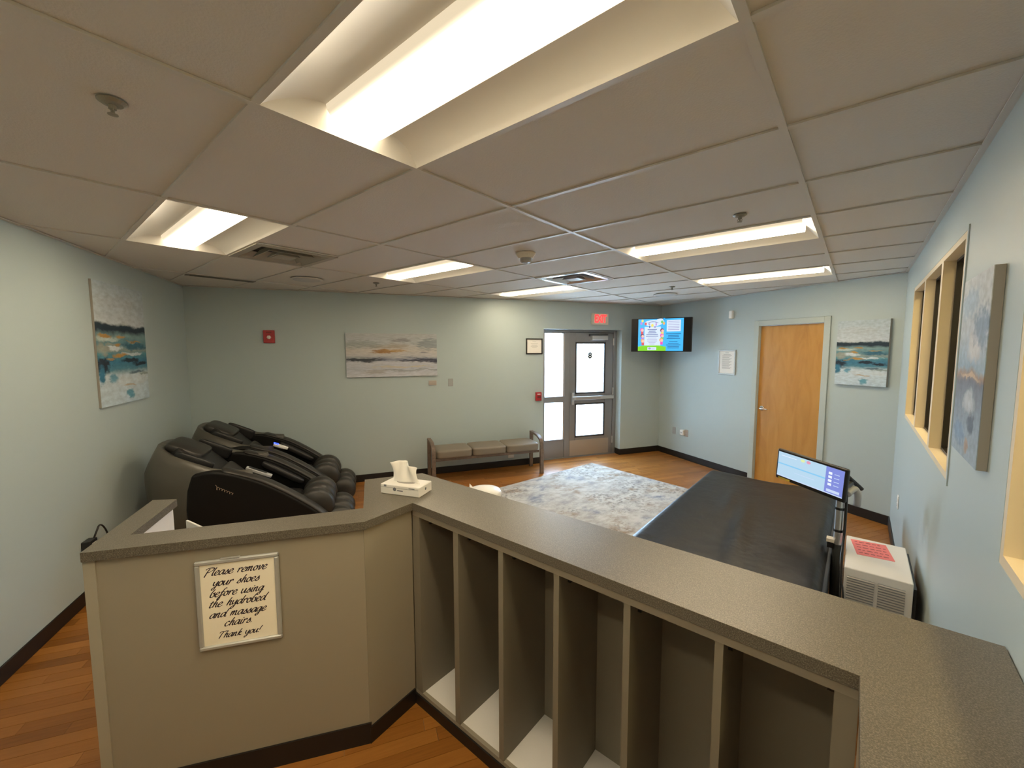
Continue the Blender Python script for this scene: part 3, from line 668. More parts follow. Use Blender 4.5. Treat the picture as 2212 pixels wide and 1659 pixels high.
r = WB.e('framed_certificate', 4.496, 1.75, 'black framed certificate beside the glass door', 'certificate')
k = MB(); k.box(-.138, .138, -.02, -.001, 0, .016).box(-.138, .138, -.02, -.001, .227, .243).box(-.138, -.122, -.02, -.001, .016, .227).box(.122, .138, -.02, -.001, .016, .227); k.build('frame', M['black'], r)
MB().box(-.122, .122, -.010, -.002, .016, .227).build('paper', M['paper'], r)
k = MB()
for i, (w_, z) in enumerate(((.05, .19), (.09, .165), (.07, .14), (.09, .12), (.06, .10))): k.box(-w_/1.5, w_/1.5, -.0105, -.010, z, z+.004)
k.build('printed_lines', M['ink_l'], r)
r = WB.e('exit_sign', 5.66, 2.226, 'lit red EXIT sign above the glass door', 'exit sign')
MB().box(-.152, .152, -.045, -.0005, 0, .182).build('housing', M['cream'], r, bevel=.006)
q = text_mesh('EXIT', .175, M['exit'], r, (0, -.0465, .09), 'lettering', offset=.007); q.scale = (.62, 1, 1)
r = WF.e('framed_notice', 1.385, 1.449, 'silver framed printed notice beside the maple door', 'notice')
k = MB(); w_, h_ = .146, .364
k.box(-w_, w_, -.018, -.001, 0, .022).box(-w_, w_, -.018, -.001, h_-.022, h_).box(-w_, -w_+.022, -.018, -.001, .022, h_-.022).box(w_-.022, w_, -.018, -.001, .022, h_-.022); k.build('frame', M['silver'], r, bevel=.004, seg=1)
MB().box(-w_+.022, w_-.022, -.010, -.002, .022, h_-.022).build('paper', M['paper'], r)
k = MB(); z = h_-.05; k.box(-.03, .03, -.0106, -.010, z, z+.01); z -= .022; k.box(-.06, .06, -.0106, -.010, z, z+.007)
for i in range(14): z -= .0145; k.box(-.08, .08-(.02*(i % 3)), -.0106, -.010, z, z+.005)
k.build('printed_lines', M['ink_l'], r)
r = WF.e('motion_sensor', 1.44, 2.255, 'small white motion sensor beside the top of the maple door', 'motion sensor'); MB().box(-.03, .03, -.045, -.0005, 0, .115).build('body', M['white'], r, bevel=.014, seg=3); MB().box(-.02, .02, -.047, -.045, .02, .06).build('sensor_lens', M['paper'], r)

# adapter with cord at the left wall
r = WL.e('power_adapter', sL0+.48, .405, 'black power adapter with a looped cord, low on the wall beside the partition', 'adapter')
MB().box(-.045, .045, -.055, -.001, -.06, .05).build('body', M['black'], r, bevel=.006); MB().box(-.026, .026, -.0565, -.055, -.035, .03).build('sticker', M['white'], r)
MB().tube(catmull([(.03, -.04, .045), (.05, -.05, .09), (.09, -.05, .12), (.14, -.05, .09), (.19, -.05, .0), (.24, -.05, -.2), (.3, -.04, -.39)], 6), .006, 8).build('cord', M['black'], r, smooth=True)

# ------------------------------------------------------------------ television in the corner
tv = empty('television', (-0.9625, 6.022, 2.047), math.atan2(.14, .909), 'black flat television with a blue and green flyer, hung in the corner', 'television')
w_, h_ = .46, .265
MB().box(-w_, w_, 0, .05, -h_, h_).build('casing', M['black'], tv, bevel=.006); MB().box(-w_+.008, w_-.008, -.002, 0, -h_+.01, h_-.008).build('screen_glass', M['gloss_black'], tv)
px0, px1 = -w_+.123*2*w_, -w_+.868*2*w_
def P(u, v, lay=0): return (px0+(px1-px0)*u, -.003-.00025*lay, h_-.012-(2*h_-.026)*v)
TVC = [emis('tv_'+n, c, s*.52) for n, c, s in (('cyan', (.05, .50, 1.0), 1.1), ('green', (.28, .85, .03), .9), ('white', (.72, .86, 1.0), 1.05), ('ink', (.16, .20, .58), .8), ('blue_ink', (.01, .17, .50), .6), ('yellow', (1, .85, .15), 1), ('purple', (.65, .3, .95), .9), ('red', (.95, .12, .15), .9), ('skin', (1, .62, .52), 1), ('pink', (1, .1, .6), 1), ('orange', (1, .5, .15), 1), ('hair', (.30, .06, .20), .7), ('pale_lilac', (.50, .42, .85), .8), ('blue', (.0, .42, .95), 1), ('leaf', (.2, .75, .2), .9))]
k = MB()
def rq(u0, v0, u1, v1, c, lay): k.mat(c).add([P(u0, v1, lay), P(u1, v1, lay), P(u1, v0, lay), P(u0, v0, lay)], [(0,1,2,3)])
def el(u, v, ru, rv, c, lay): k.mat(c).add([P(u+ru*math.cos(2*PI*i/16), v+rv*math.sin(2*PI*i/16), lay) for i in range(16)], [list(range(16))])
rq(0, 0, 1, 1, 0, 0); rq(0, .86, .63, 1, 1, 1); el(.3, .87, .28, .05, 1, 1); el(.34, .13, .2, .1, 2, 1); el(.5, .05, .09, .06, 2, 1)
rq(.145, .24, .51, .83, 2, 2); rq(.64, .05, .94, .40, 2, 2)
for i, wd in enumerate((.105, .075, .095, .13, .14)): rq(.32-wd, .315+i*.053, .32+wd, .335+i*.053, 3, 3)
for i, wd in enumerate((.10, .115, .11, .08, .06)): rq(.32-wd, .59+i*.047, .32+wd, .603+i*.047, 12, 3)
for i in range(6): rq(.67, .085+i*.05, .91, .10+i*.05, 12, 3)
for v, wd in ((.47, .16), (.52, .115), (.57, .12), (.62, .145), (.715, .09), (.765, .115), (.815, .155), (.86, .125), (.91, .125)): rq(.79-wd, v-.008, .79+wd, v+.008, 4, 3)
for i in range(9): el(.225+.027*i, .10-.035*math.sin(PI*i/8)+.02, .011, .014, 3, 3)
for u, v, ru, rv, c in ((.25, .16, .02, .03, 12), (.26, .24, .016, .04, 3), (.32, .2, .028, .05, 5), (.38, .25, .02, .03, 12), (.405, .17, .015, .05, 6)): el(u, v, ru, rv, c, 3)
for u, v, c in ((.095, .05, 5), (.07, .13, 6), (.17, .145, 7), (.58, .02, 13), (.535, .10, 14), (.575, .145, 10)): el(u, v, .026, .045, c, 3)
for i, (u, v) in enumerate(((.09, .34), (.10, .53), (.11, .69), (.545, .37), (.545, .53), (.53, .67))):
    rq(u-.028, v+.04, u+.03, v+.13, (7, 6, 7, 5, 14, 9)[i], 2); el(u-.006, v-.012, .042, .058, (9, 11, 10, 11, 9, 10)[i], 3); el(u+.006, v+.006, .032, .044, 8, 4)
rq(.22, .88, .42, .975, 2, 3); el(.27, .925, .03, .03, 12, 4); rq(.31, .93, .39, .945, 12, 4)
k.keep = True; k.build('screen_picture', TVC, tv)
q = (WB.d*0)  # arm back to the corner
MB().box(-.10, .10, .05, .075, -.10, .10).build('mount_plate', M['black'], tv); MB().tube([(0, .07, 0), (-.06, .32, 0), (-.155, .69, 0)], .022, 10).build('mount_arm', M['black'], tv)

# ------------------------------------------------------------------ bench along the back wall
bench = WB.e('bench', 3.615, 0, 'long taupe three seat bench with wooden arms beside the glass door', 'bench', out=0)
for i in range(3):
    x = (-.50, 0, .50)[i]
    rbox('seat_cushion', (.499, .43, .118), M['bench_seat'], bench, (x, -.31, .405), (0, 0, 0), .012, 1)
MB().box(-.76, .76, -.49, -.13, .315, .352).build('seat_frame', M['bench_wood'], bench, bevel=.005)
def bar_path(path, wx, th):
    mb = MB(); Pn = [Vector(p) for p in path]; n = len(Pn)
    for i, p in enumerate(Pn):
        t = (Pn[min(i+1, n-1)]-Pn[max(i-1, 0)]).normalized(); nr = Vector((0, -t.z, t.y))
        for sx in (-1, 1):
            for sn in (-1, 1): mb.v.append(tuple(p + Vector((sx*wx/2, 0, 0)) + nr*(sn*th/2)))
    for i in range(n-1):
        b0, b1 = i*4, i*4+4
        for (p_, q_) in ((0, 1), (1, 3), (3, 2), (2, 0)): mb.f.append([b0+p_, b0+q_, b1+q_, b1+p_]); mb.mi.append(0)
    mb.f += [[0, 1, 3, 2], [4*n-4, 4*n-2, 4*n-1, 4*n-3]]; mb.mi += [0, 0]; return mb
for sx in (-1, 1):
    x = sx*.79
    arm = catmull([(x, -.505, .36), (x, -.50, .455), (x, -.455, .51), (x, -.33, .545), (x, -.13, .55)], 6)
    bar_path(arm, .05, .03).build('armrest', M['bench_wood'], bench)
    bar_path([(x, -.512, 0), (x, -.505, .36)], .05, .038).build('leg', M['bench_wood'], bench); bar_path([(x, -.105, 0), (x, -.118, .565)], .05, .035).build('leg', M['bench_wood'], bench)

# ------------------------------------------------------------------ rug
rg = empty('rug', (-1.741, 5.285, 0), math.radians(-10.6), 'large distressed cream and grey rug in front of the glass door', 'rug')
MB().box(0, 2.03, -2.72, 0, .0005, .009).build('pile', M['rug'], rg)

# ------------------------------------------------------------------ massage chairs
def make_chair(out, label, remote):
    o = WB.e('massage_chair', .9, 0, label, 'massage chair', 'massage chairs', out=out); X0 = .9
    mb = MB(); nph, nt = 26, 12
    for i in range(nph+1):
        ph = math.radians(-112 + 224*i/nph); cs, sn = math.cos(ph), math.sin(ph)
        px = -.595*math.copysign(abs(cs)**.8, cs); py = .405*math.copysign(abs(sn)**.72, sn); zr = .795 + .215*max(0, cs)**.75 - .05*max(0, -cs)
        for j in range(nt+1):
            t = j/nt; kx = .66 + .36*math.sin(PI*min(1, t*.62+.05)) - .10*max(0, t-.75)/.25; ky = .80+.20*math.sin(PI*min(1, .1+t*.55)) - .10*max(0, t-.8)/.2
            mb.v.append((.74-X0+px*kx+.04*t, py*ky, .10+(zr-.10)*t))
    for i in range(nph):
        for j in range(nt): mb.f.append([i*(nt+1)+j, (i+1)*(nt+1)+j, (i+1)*(nt+1)+j+1, i*(nt+1)+j+1]); mb.mi.append(0)
    sh = mb.build('back_shell', M['shell'], o, smooth=True); md = sh.modifiers.new('s', 'SOLIDIFY'); md.thickness = .055; md.offset = 1 if False else -1
    top = catmull([(.60, .79), (.78, .80), (1.05, .70), (1.27, .565), (1.5, .385), (1.63, .25)], 5)
    prof = top + [(1.64, .19), (1.58, .12), (1.42, .07), (.78, .05), (.64, .10), (.555, .30), (.545, .50), (.56, .66)]
    prof = [(p[0]-X0, p[1]) for p in prof]
    for s in (-1, 1):
        y0, y1 = (.285, .425) if s > 0 else (-.425, -.285)
        sp = MB().prism_xz(prof, y0, y1).build('side_panel', M['arm_panel'], o, bevel=.03, seg=3)
        path = [(p[0]-X0, s*.35, p[1]+.004) for p in catmull([(.80, .795), (1.05, .70), (1.27, .565), (1.5, .385), (1.62, .26)], 6)]
        MB().tube(path, [.03]+[.066]*(len(path)-2)+[.035], 14, True, .32).build('arm_trim', M['leather'], o, smooth=True)
        rbox('arm_pad', (.44, .085, .07), M['leather_d'], o, (1.16-X0, s*.25, .565), (0, .58, 0), .03, 1)
        rbox('shoulder_pad', (.30, .05, .12), M['leather_d'], o, (.57-X0, s*.27, .86), (0, .45, 0), .02, 1)
    rbox('seat_cushion', (.48, .46, .16), M['leather_d'], o, (1.12-X0, 0, .36), (0, .12, 0), .05, 1)
    rbox('back_cushion', (.82, .46, .20), M['leather_d'], o, (.66-X0, 0, .655), (0, .80, 0), .06, 1)
    rbox('head_pillow', (.30, .36, .10), M['leather'], o, (.46-X0, 0, .935), (0, .48, 0), .045, 1)
    rbox('lumbar_pad', (.24, .34, .07), M['leather'], o, (.80-X0, 0, .665), (0, .80, 0), .03, 1)
    rbox('calf_rest', (.26, .50, .20), M['leather_d'], o, (1.46-X0, 0, .30), (0, .6, 0), .06, 1)
    for nm, cx, cz, r0 in (('calf_pod', 1.505, .335, .165), ('foot_pod', 1.70, .158, .145)):   # three padded ridges with leg troughs between
        pr = []; n = 66
        for i in range(n+1):
            y = -.285+.57*i/n; rg_ = max([math.sqrt(max(0, 1-((y-c)/.078)**2)) for c in (-.205, 0, .205)])
            edge = math.sqrt(max(0, 1-max(0, (abs(y)-.235)/.05)**2)); pr.append((max(.02, r0*(.70+.30*rg_)*(.55+.45*edge)), y))
        MB().lathe(pr, 30, (cx-X0, 0, cz), (0, 1, 0)).build(nm, M['leather'], o, smooth=True)
    MB().box(.42-X0, 1.42-X0, -.26, .26, 0.0, .10).build('base_frame', M['black'], o, bevel=.02)
    if remote == 'led':
        r_ = rbox('remote', (.15, .05, .035), M['white'], o, (1.09-X0, -.345, .765), (0, .38, 0), .012, 1); MB().box(-.078, -.03, -.02, .02, .0178, .021).build('led', M['led'], r_)
    else:
        r_ = rbox('remote', (.22, .055, .03), M['grey_p'], o, (1.06-X0, -.29, .735), (0, .46, 0), .008, 1); MB().box(-.09, .06, -.02, .02, .0155, .017).build('display', M['gloss_black'], r_)
    # small illegible script emblem on the near panel
    sc = MB(); pts = []
    for i in range(46):
        t = i/45; pts.append((.765-X0+.125*t+.006*math.sin(t*44), -.4275, .672-.075*t+.010*math.cos(t*44)*(1.0 if t > .12 else 2.0)))
    sc.tube(pts, .0016, 5).build('emblem', mat('pale_gold_'+remote, (.42, .32, .22), .4, .3), o)
    return o
make_chair(1.50, 'black reclining massage chair nearer the counter, without blue light', 'bar')
make_chair(.55, 'black reclining massage chair farther from the counter, with a white remote lit blue', 'led')

# ------------------------------------------------------------------ reception counter
CT = 1.07; TH = .037
A0, CH, INN, NOT = (-.739, -.414), (-.176, .422), (-.199, .694), (1.499, .694)
top = [A0, CH, INN, NOT, (1.499, -1.85), (1.783, -1.85), (1.783, 1.055), (-.562, 1.035), (-.718, .741), (-.325, .502), (-.801, -.264), (-1.169, -.041), (-1.246, -.123)]
ctr = empty('countertop', (0, 0, CT-TH), 0, 'continuous speckled brown countertop over the cubbies and partition', 'countertop')
mb = MB(); bm = bmesh.new(); vs = [bm.verts.new((p[0], p[1], 0)) for p in top]; f = bm.faces.new(vs); bmesh.ops.triangulate(bm, faces=[f])
ext = bmesh.ops.extrude_face_region(bm, geom=bm.faces[:]); bmesh.ops.translate(bm, vec=(0, 0, TH), verts=[g_ for g_ in ext['geom'] if isinstance(g_, bmesh.types.BMVert)])
bmesh.ops.recalc_face_normals(bm, faces=bm.faces); me = bpy.data.meshes.new('worktop'); bm.to_mesh(me); bm.free(); me.materials.append(M['counter'])
ced = M['counter'].copy(); ced.name = 'speckled_counter_edge'; ced.node_tree.nodes['Principled BSDF'].inputs['Roughness'].default_value = .65; ced.node_tree.nodes['Principled BSDF'].inputs['Specular IOR Level'].default_value = .2
me.materials.append(ced)
for p_ in me.polygons: p_.material_index = 1 if abs(p_.normal.z) < .5 else 0
o = bpy.data.objects.new('worktop', me); COL.objects.link(o); o.parent = ctr; md = o.modifiers.new('b', 'BEVEL'); md.width = .0008; md.segments = 1; md.limit_method = 'ANGLE'

# left partition: local x along the front panel, -y faces the camera
dA, LA = unit(A0, CH); angA = math.atan2(dA.y, dA.x); nA = Vector((-dA.y, dA.x))
pt = empty('counter_base', (A0[0]+nA.x*.02, A0[1]+nA.y*.02, 0), angA, 'greige reception partition carrying the shoe removal sign', 'counter base')
ZT = CT-TH
MB().box(.0, LA-.004, 0, .02, .0, ZT).build('front_panel', M['laminate'], pt)
MB().box(-.004, .034, -.006, .02, 0, ZT).build('corner_post', mat('greige_edge', (.37, .34, .27), .5), pt)
MB().box(-.004, LA-.004, .02, .09, 0, ZT).build('core', M['laminate_in'], pt)
MB().box(.06, LA+.02, .09, .105, 0, ZT).build('back_panel', M['white_lam'], pt)
# return leg to the rear left (perpendicular towards the back)
e1 = Vector((-1.246+.739, -.123+.414)).normalized(); LR = .565
def pl2(p): v = Vector((p[0]-pt.location.x, p[1]-pt.location.y)); return (v.dot(dA), v.dot(nA))
nr = Vector((e1.y, -e1.x))
q = [Vector(A0)+e1*.02+nr*.012, Vector(A0)+e1*LR+nr*.012, Vector(A0)+e1*LR+nr*.088, Vector(A0)+e1*.02+nr*.088]
q = [pl2(p) for p in q]
MB().prism(q, 0, ZT).build('return_wall', M['white_lam'], pt)
# chamfer panel between partition and cubbies
dC, LC = unit(CH, INN)
q = [pl2(p) for p in ((CH[0]-.018, CH[1]+.004), (INN[0]-.018, INN[1]+.006), (INN[0]-.04, INN[1]+.006), (CH[0]-.04, CH[1]+.004))]
MB().prism(q, 0, ZT).build('chamfer_panel', M['laminate'], pt)
MB().box(-.006, LA-.0, -.008, 0, 0, .10).build('base_trim', M['base'], pt)
q = [pl2(p) for p in ((CH[0]-.010, CH[1]+.0), (INN[0]-.010, INN[1]+.0), (INN[0]-.018, INN[1]+.0), (CH[0]-.018, CH[1]+.004))]
MB().prism(q, 0, .08).build('base_trim', M['base'], pt)
q = [pl2(p) for p in ((-.70, .745), (-.35, .53), (-.22, .46), (-.225, .70), (-.225, 1.01), (-.548, 1.01))]
MB().prism(q, 0, ZT).build('corner_carcass', M['laminate_in'], pt)

# shoe cubbies
cy0, cy1 = .703, 1.015
cub = empty('shoe_cubby', (0, cy0, 0), 0, 'greige cabinet of six tall open shoe cubbies under the countertop', 'cabinet')
fx = lambda x: 1.459+(x-1.459)*.988
ops = [(-.181, .07), (.102, .349), (.375, .627), (.651, .906), (.929, 1.184), (1.207, 1.455)]
ops = [(fx(a), fx(b_)) for a, b_ in ops]; D_ = cy1-cy0; zb, ztp = .075, 1.003
edges = [(-.215, ops[0][0])] + [(ops[i][1], ops[i+1][0]) for i in range(5)] + [(ops[5][1], 1.501)]
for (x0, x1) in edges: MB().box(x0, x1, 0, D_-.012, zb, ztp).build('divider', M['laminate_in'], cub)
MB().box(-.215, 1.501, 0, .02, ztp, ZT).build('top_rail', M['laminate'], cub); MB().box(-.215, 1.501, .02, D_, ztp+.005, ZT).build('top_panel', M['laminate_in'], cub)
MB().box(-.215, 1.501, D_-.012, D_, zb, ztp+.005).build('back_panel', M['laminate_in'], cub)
for (x0, x1) in ops: MB().box(x0, x1, .018, D_-.012, zb-.018, zb).build('cubby_floor', M['white_lam'], cub)
MB().box(-.215, 1.501, 0, .018, .053, zb).build('bottom_rail', M['laminate'], cub); MB().box(-.222, 1.501, -.008, .012, 0, .056).build('base_trim', M['base'], cub)
for (x0, x1) in ops: MB().box(x0, x0+.012, .06, .072, .952, .966).build('shelf_clip', M['black'], cub)
MB().box(ops[5][1]-.014, ops[5][1], .04, .052, .970, .982).build('shelf_clip', M['black'], cub)
# end cabinet under the right leg of the countertop
ec = empty('end_cabinet', (1.503, -1.85, 0), 0, 'greige cabinet under the countertop leg along the windowed wall', 'cabinet')
MB().box(.0, .018, 0, 2.54, 0, ZT).build('side_panel', M['laminate'], ec); MB().box(.018, .27, 0, 2.86, 0, ZT).build('carcass', M['laminate_in'], ec)

# framed sign on the partition
sg = empty('framed_sign', (pt.location.x+dA.x*.507, pt.location.y+dA.y*.507, .594), angA, 'silver framed script sign asking to remove shoes, on the partition', 'sign')
w_, h_ = .152, .381; t = .017
k = MB(); k.box(-w_, w_, -.016, -.0005, 0, t).box(-w_, w_, -.016, -.0005, h_-t, h_).box(-w_, -w_+t, -.016, -.0005, t, h_-t).box(w_-t, w_, -.016, -.0005, t, h_-t)
k.build('frame', M['silver'], sg, bevel=.004, seg=1); MB().box(-.06, .01, -.0165, -.004, h_, h_+.004).build('top_tab', M['silver'], sg)
MB().box(-w_+t, w_-t, -.008, -.002, t, h_-t).build('paper', M['sign_paper'], sg)
G = {  # brush-script strokes, x-height 1
 'a': (.95, [[(.78,.82),(.55,1),(.2,.8),(.04,.32),(.2,.0),(.5,.18),(.8,.85)], [(.84,1),(.74,.35),(.82,.0),(1.02,.12)]]),
 'b': (.85, [[(.42,2.05),(.2,1.1),(.1,.25),(.22,0),(.5,.0),(.72,.4),(.62,.82),(.4,.85),(.85,.95)]]),
 'c': (.78, [[(.68,.8),(.55,1),(.25,.85),(.06,.4),(.2,.0),(.5,.02),(.8,.3)]]),
 'd': (.95, [[(.72,.85),(.5,1),(.18,.8),(.04,.3),(.2,0),(.5,.2),(.8,.9)], [(1.0,2.1),(.85,1.1),(.75,.3),(.84,0),(1.02,.12)]]),
 'e': (.78, [[(.1,.42),(.45,.52),(.66,.8),(.5,1),(.22,.82),(.05,.35),(.2,.0),(.5,.02),(.82,.3)]]),
 'f': (.72, [[(.8,1.85),(.68,2.05),(.5,1.7),(.3,.6),(.16,-.6),(.0,-.85),(-.1,-.6),(.1,-.1),(.6,.35)], [(.1,.9),(.7,1.0)]]),
 'g': (.92, [[(.75,.82),(.52,1),(.18,.8),(.04,.35),(.2,.05),(.5,.25),(.8,.95),(.66,.1),(.42,-.75),(.12,-.85),(.1,-.55),(.5,-.15),(.95,.15)]]),
 'h': (.92, [[(.45,2.05),(.26,1.0),(.1,0)], [(.16,.4),(.45,.95),(.66,.9),(.6,.35),(.66,.0),(.92,.15)]]),
 'i': (.48, [[(.25,1),(.14,.3),(.22,.0),(.5,.15)], [(.30,1.36),(.36,1.46),(.42,1.58)]]),
 'k': (.85, [[(.45,2.05),(.26,1.0),(.1,0)], [(.18,.4),(.5,.95),(.62,.75),(.25,.5),(.5,.1),(.82,.12)]]),
 'l': (.48, [[(.42,2.05),(.24,1.0),(.14,.25),(.24,.0),(.5,.15)]]),
 'm': (1.28, [[(.14,1),(.05,0)], [(.1,.45),(.38,.98),(.5,.85),(.4,.0)], [(.46,.45),(.78,.98),(.92,.85),(.86,.25),(.96,.0),(1.2,.15)]]),
 'n': (.92, [[(.14,1),(.05,0)], [(.1,.45),(.42,.98),(.58,.85),(.5,.25),(.6,.0),(.88,.15)]]),
 'o': (.82, [[(.5,1),(.2,.85),(.05,.4),(.2,.0),(.5,.08),(.68,.5),(.6,.9),(.45,.98),(.6,.8),(.9,.85)]]),
 'r': (.72, [[(.12,.98),(.2,.75),(.06,0)], [(.14,.5),(.4,.95),(.62,.98),(.6,.72)]]),
 's': (.72, [[(.0,.1),(.3,.6),(.52,1.02),(.5,.7),(.62,.35),(.45,.0),(.15,.02),(.12,.15)]]),
 't': (.58, [[(.4,1.6),(.24,.7),(.18,.1),(.35,.0),(.6,.18)], [(.05,1.05),(.65,1.12)]]),
 'u': (.95, [[(.15,1),(.06,.35),(.18,.0),(.45,.15),(.74,.95)], [(.78,1),(.68,.3),(.76,.0),(1.0,.15)]]),
 'v': (.82, [[(.1,.95),(.22,.9),(.24,.0),(.5,.3),(.7,.85),(.62,1),(.9,.85)]]),
 'y': (.92, [[(.12,1),(.06,.45),(.2,.12),(.48,.3),(.76,.98)], [(.8,1),(.66,.1),(.42,-.7),(.14,-.85),(.12,-.55),(.5,-.15),(.9,.12)]]),
 'P': (1.3, [[(.62,1.85),(.45,1.0),(.2,-.25)], [(.0,1.55),(.2,1.95),(.8,2.1),(1.35,1.85),(1.25,1.25),(.8,.85),(.4,.8)]]),
 'T': (1.15, [[(.72,1.9),(.5,.9),(.3,-.1)], [(.0,1.5),(.15,1.9),(.7,1.92),(1.4,2.05)]]),
 '.': (.4, [[(.04,-.02),(.12,.06),(.2,.16)]]), '!': (.5, [[(.45,2.0),(.22,.55)], [(.06,-.04),(.12,.06),(.18,.16)]]), ' ': (.75, []) }
def script_line(mb, text, cx, z, xh, y, wt=.27, shear=.40):
    wd = sum(G[c][0] for c in text); x = -wd/2
    for c in text:
        for stx in G[c][1]:
            ptz = catmull([(p[0], p[1]) for p in stx], 6); ptz = [(cx+((x+p[0])*1.14+shear*p[1])*xh, z+min(p[1], 1+(p[1]-1)*.72)*xh) for p in ptz]
            n = len(ptz); base = len(mb.v)
            for i, p in enumerate(ptz):
                q0, q1 = ptz[max(0, i-1)], ptz[min(n-1, i+1)]; dx, dz = q1[0]-q0[0], q1[1]-q0[1]; l = math.hypot(dx, dz) or 1
                an = math.atan2(dz, dx); wv_ = wt*xh*(.40+.75*abs(math.sin(an-.45)))*.5
                nx, nz = -dz/l*wv_, dx/l*wv_
                mb.v += [(p[0]+nx, y, p[1]+nz), (p[0]-nx, y, p[1]-nz)]
            for i in range(n-1): mb.f.append([base+2*i, base+2*i+1, base+2*i+3, base+2*i+2]); mb.mi.append(0)
        x += G[c][0]
k = MB(); k.keep = True; sc_ = .0182
for txt, z, s in (('Please remove', .316, 1.0), ('your shoes', .270, 1.0), ('before using', .224, 1.0), ('the hydrobed', .180, 1.0), ('and massage', .134, 1.0), ('chairs.', .092, 1.0), ('Thank you!', .043, .86)):
    script_line(k, txt, -.010, z, sc_*s, -.0086)
k.build('lettering', M['ink'], sg)

# tissue box
tb0, tb1 = Vector((-.446, .673)), Vector((-.227, .757)); dT, LT = unit(tb0, tb1)
tb = empty('tissue_box', ((tb0.x+tb1.x)/2-dT.y*.063, (tb0.y+tb1.y)/2+dT.x*.063, CT), math.atan2(dT.y, dT.x), 'flat white tissue box with a tissue standing up, on the counter corner', 'tissue box')
hx, hy, hz = LT/2, .063, .052
MB().box(-hx, hx, -hy, hy, .0005, hz).build('carton', M['white'], tb, bevel=.003, seg=1)
k = MB(); k.lathe([(.028, 0), (.028, .0004)], 24, (0, 0, hz)); sl = k.build('slot', M['ink_l'], tb); sl.scale = (2.0, .9, 1)
gr = mat('print_grey', (.16, .17, .2), .6)
k = MB(); k.disc((-.03, -hy-.0006, .030), .010, 16); k.box(-.015, .02, -hy-.0008, -hy-.0002, .022, .027); k.box(-.095, -.08, -hy-.0008, -hy-.0002, .040, .050).box(.055, .09, -hy-.0008, -hy-.0002, .040, .044).box(-hx+.005, hx-.005, -hy-.0007, -hy-.0002, .036, .0372)
k.build('printed_marks', gr, tb)
k = MB(); k.lathe([(.007, 0), (.007, .0005)], 16, (hx, 0, .03), (1, 0, 0)); k.build('end_mark', gr, tb)
k = MB(); nu, nv = 16, 12
for i in range(nv+1):
    v = i/nv; z = hz-.005+.118*v; wd = .052-.030*math.sin(PI*min(1, v*1.5))+.010*v; wd = .050*(1-v)**1.2+.022+.028*v**1.6
    for j in range(nu+1):
        u = -1+2*j/nu; zz = z - (.020*abs(u)**1.5 + .012*u)*v*v; k.v.append((u*wd*1.25-.012*v+.014*u*v, .012*math.sin(u*4.5+v*2)*(0.5+v)+.010*math.sin(u*9)*v, zz))
for i in range(nv):
    for j in range(nu): k.f.append([i*(nu+1)+j, i*(nu+1)+j+1, (i+1)*(nu+1)+j+1, (i+1)*(nu+1)+j]); k.mi.append(0)
k.build('tissue', M['tissue'], tb, smooth=True, solid=.0008)

# white board behind the partition and white bin
o = empty('white_board', (-1.519, .10, 0), math.atan2(.034, .206), 'thin white board standing behind the reception partition', 'board'); MB().box(-.11, .16, -.006, .006, .0, .795).build('panel', M['white'], o, bevel=.002, seg=1); MB().box(-.10, .15, -.05, .06, 0, .012).build('foot', M['white'], o)
bn = empty('waste_bin', (-1.0, 2.04, 0), 0, 'round white lidded bin behind the counter by the rug', 'bin')
MB().lathe([(.115, 0), (.142, .55)], 28).build('bucket', M['white'], bn, smooth=True); MB().lathe([(.150, .545), (.150, .575), (.135, .60), (.07, .618), (.01, .622)], 28).build('lid', M['white'], bn, smooth=True)
MB().add([(-.13, -.06, .57), (-.155, -.03, .63), (-.12, -.02, .60)], [(0,1,2)]).build('bag_corner', M['tissue'], bn, solid=.003)

# ------------------------------------------------------------------ massage bed
bd = empty('massage_bed', (.86, 2.86, 0), 0, 'wide black vinyl water massage bed beside the interior windows', 'massage bed')
MB().box(-.46, .475, -1.06, 1.04, .0, .42).build('base_cabinet', M['bed_side'], bd, bevel=.02)
bm = bmesh.new(); bmesh.ops.create_grid(bm, x_segments=44, y_segments=88, size=1)
for v in bm.verts:
    u, w_ = v.co.x, v.co.y
    x = .515*u; y = 1.12*w_
    ex = max(0, abs(x)-.455)/.06; ey = max(0, abs(y)-1.04)/.08; e = min(1.0, math.hypot(ex, ey)); z = .612 - .065*(1-math.sqrt(max(0, 1-e*e)))
    z += -.018*math.exp(-((x)/.28)**2) + .006*math.sin(y*3.1+.6) * math.exp(-(x/.35)**2)
    z += .018*math.exp(-((x-.02+.12*(y+.2))/.05)**2)*math.exp(-((y+.25)/.5)**2) + .014*math.exp(-((x+.12+.10*y)/.04)**2)*math.exp(-((y-.25)/.35)**2)
    if y < -.75: z += .004*math.sin(x*38+y*8)*min(1, (-.75-y)/.1)
    v.co = (x, y, z)
be = [e for e in bm.edges if e.is_boundary]; r_ = bmesh.ops.extrude_edge_only(bm, edges=be)
for v in [g_ for g_ in r_['geom'] if isinstance(g_, bmesh.types.BMVert)]: v.co.z = .40; v.co.x *= .995; v.co.y *= .998
me = bpy.data.meshes.new('vinyl_cover'); bm.to_mesh(me); bm.free(); me.materials.append(M['vinyl'])
for p in me.polygons: p.use_smooth = True
o = bpy.data.objects.new('vinyl_cover', me); COL.objects.link(o); o.parent = bd
MB().box(.505, .53, -1.05, 1.0, .36, .55).build('side_rail', M['bed_side'], bd, bevel=.008); MB().box(-.52, .52, -1.13, -1.06, .05, .5).build('foot_board', M['bed_side'], bd, bevel=.01)

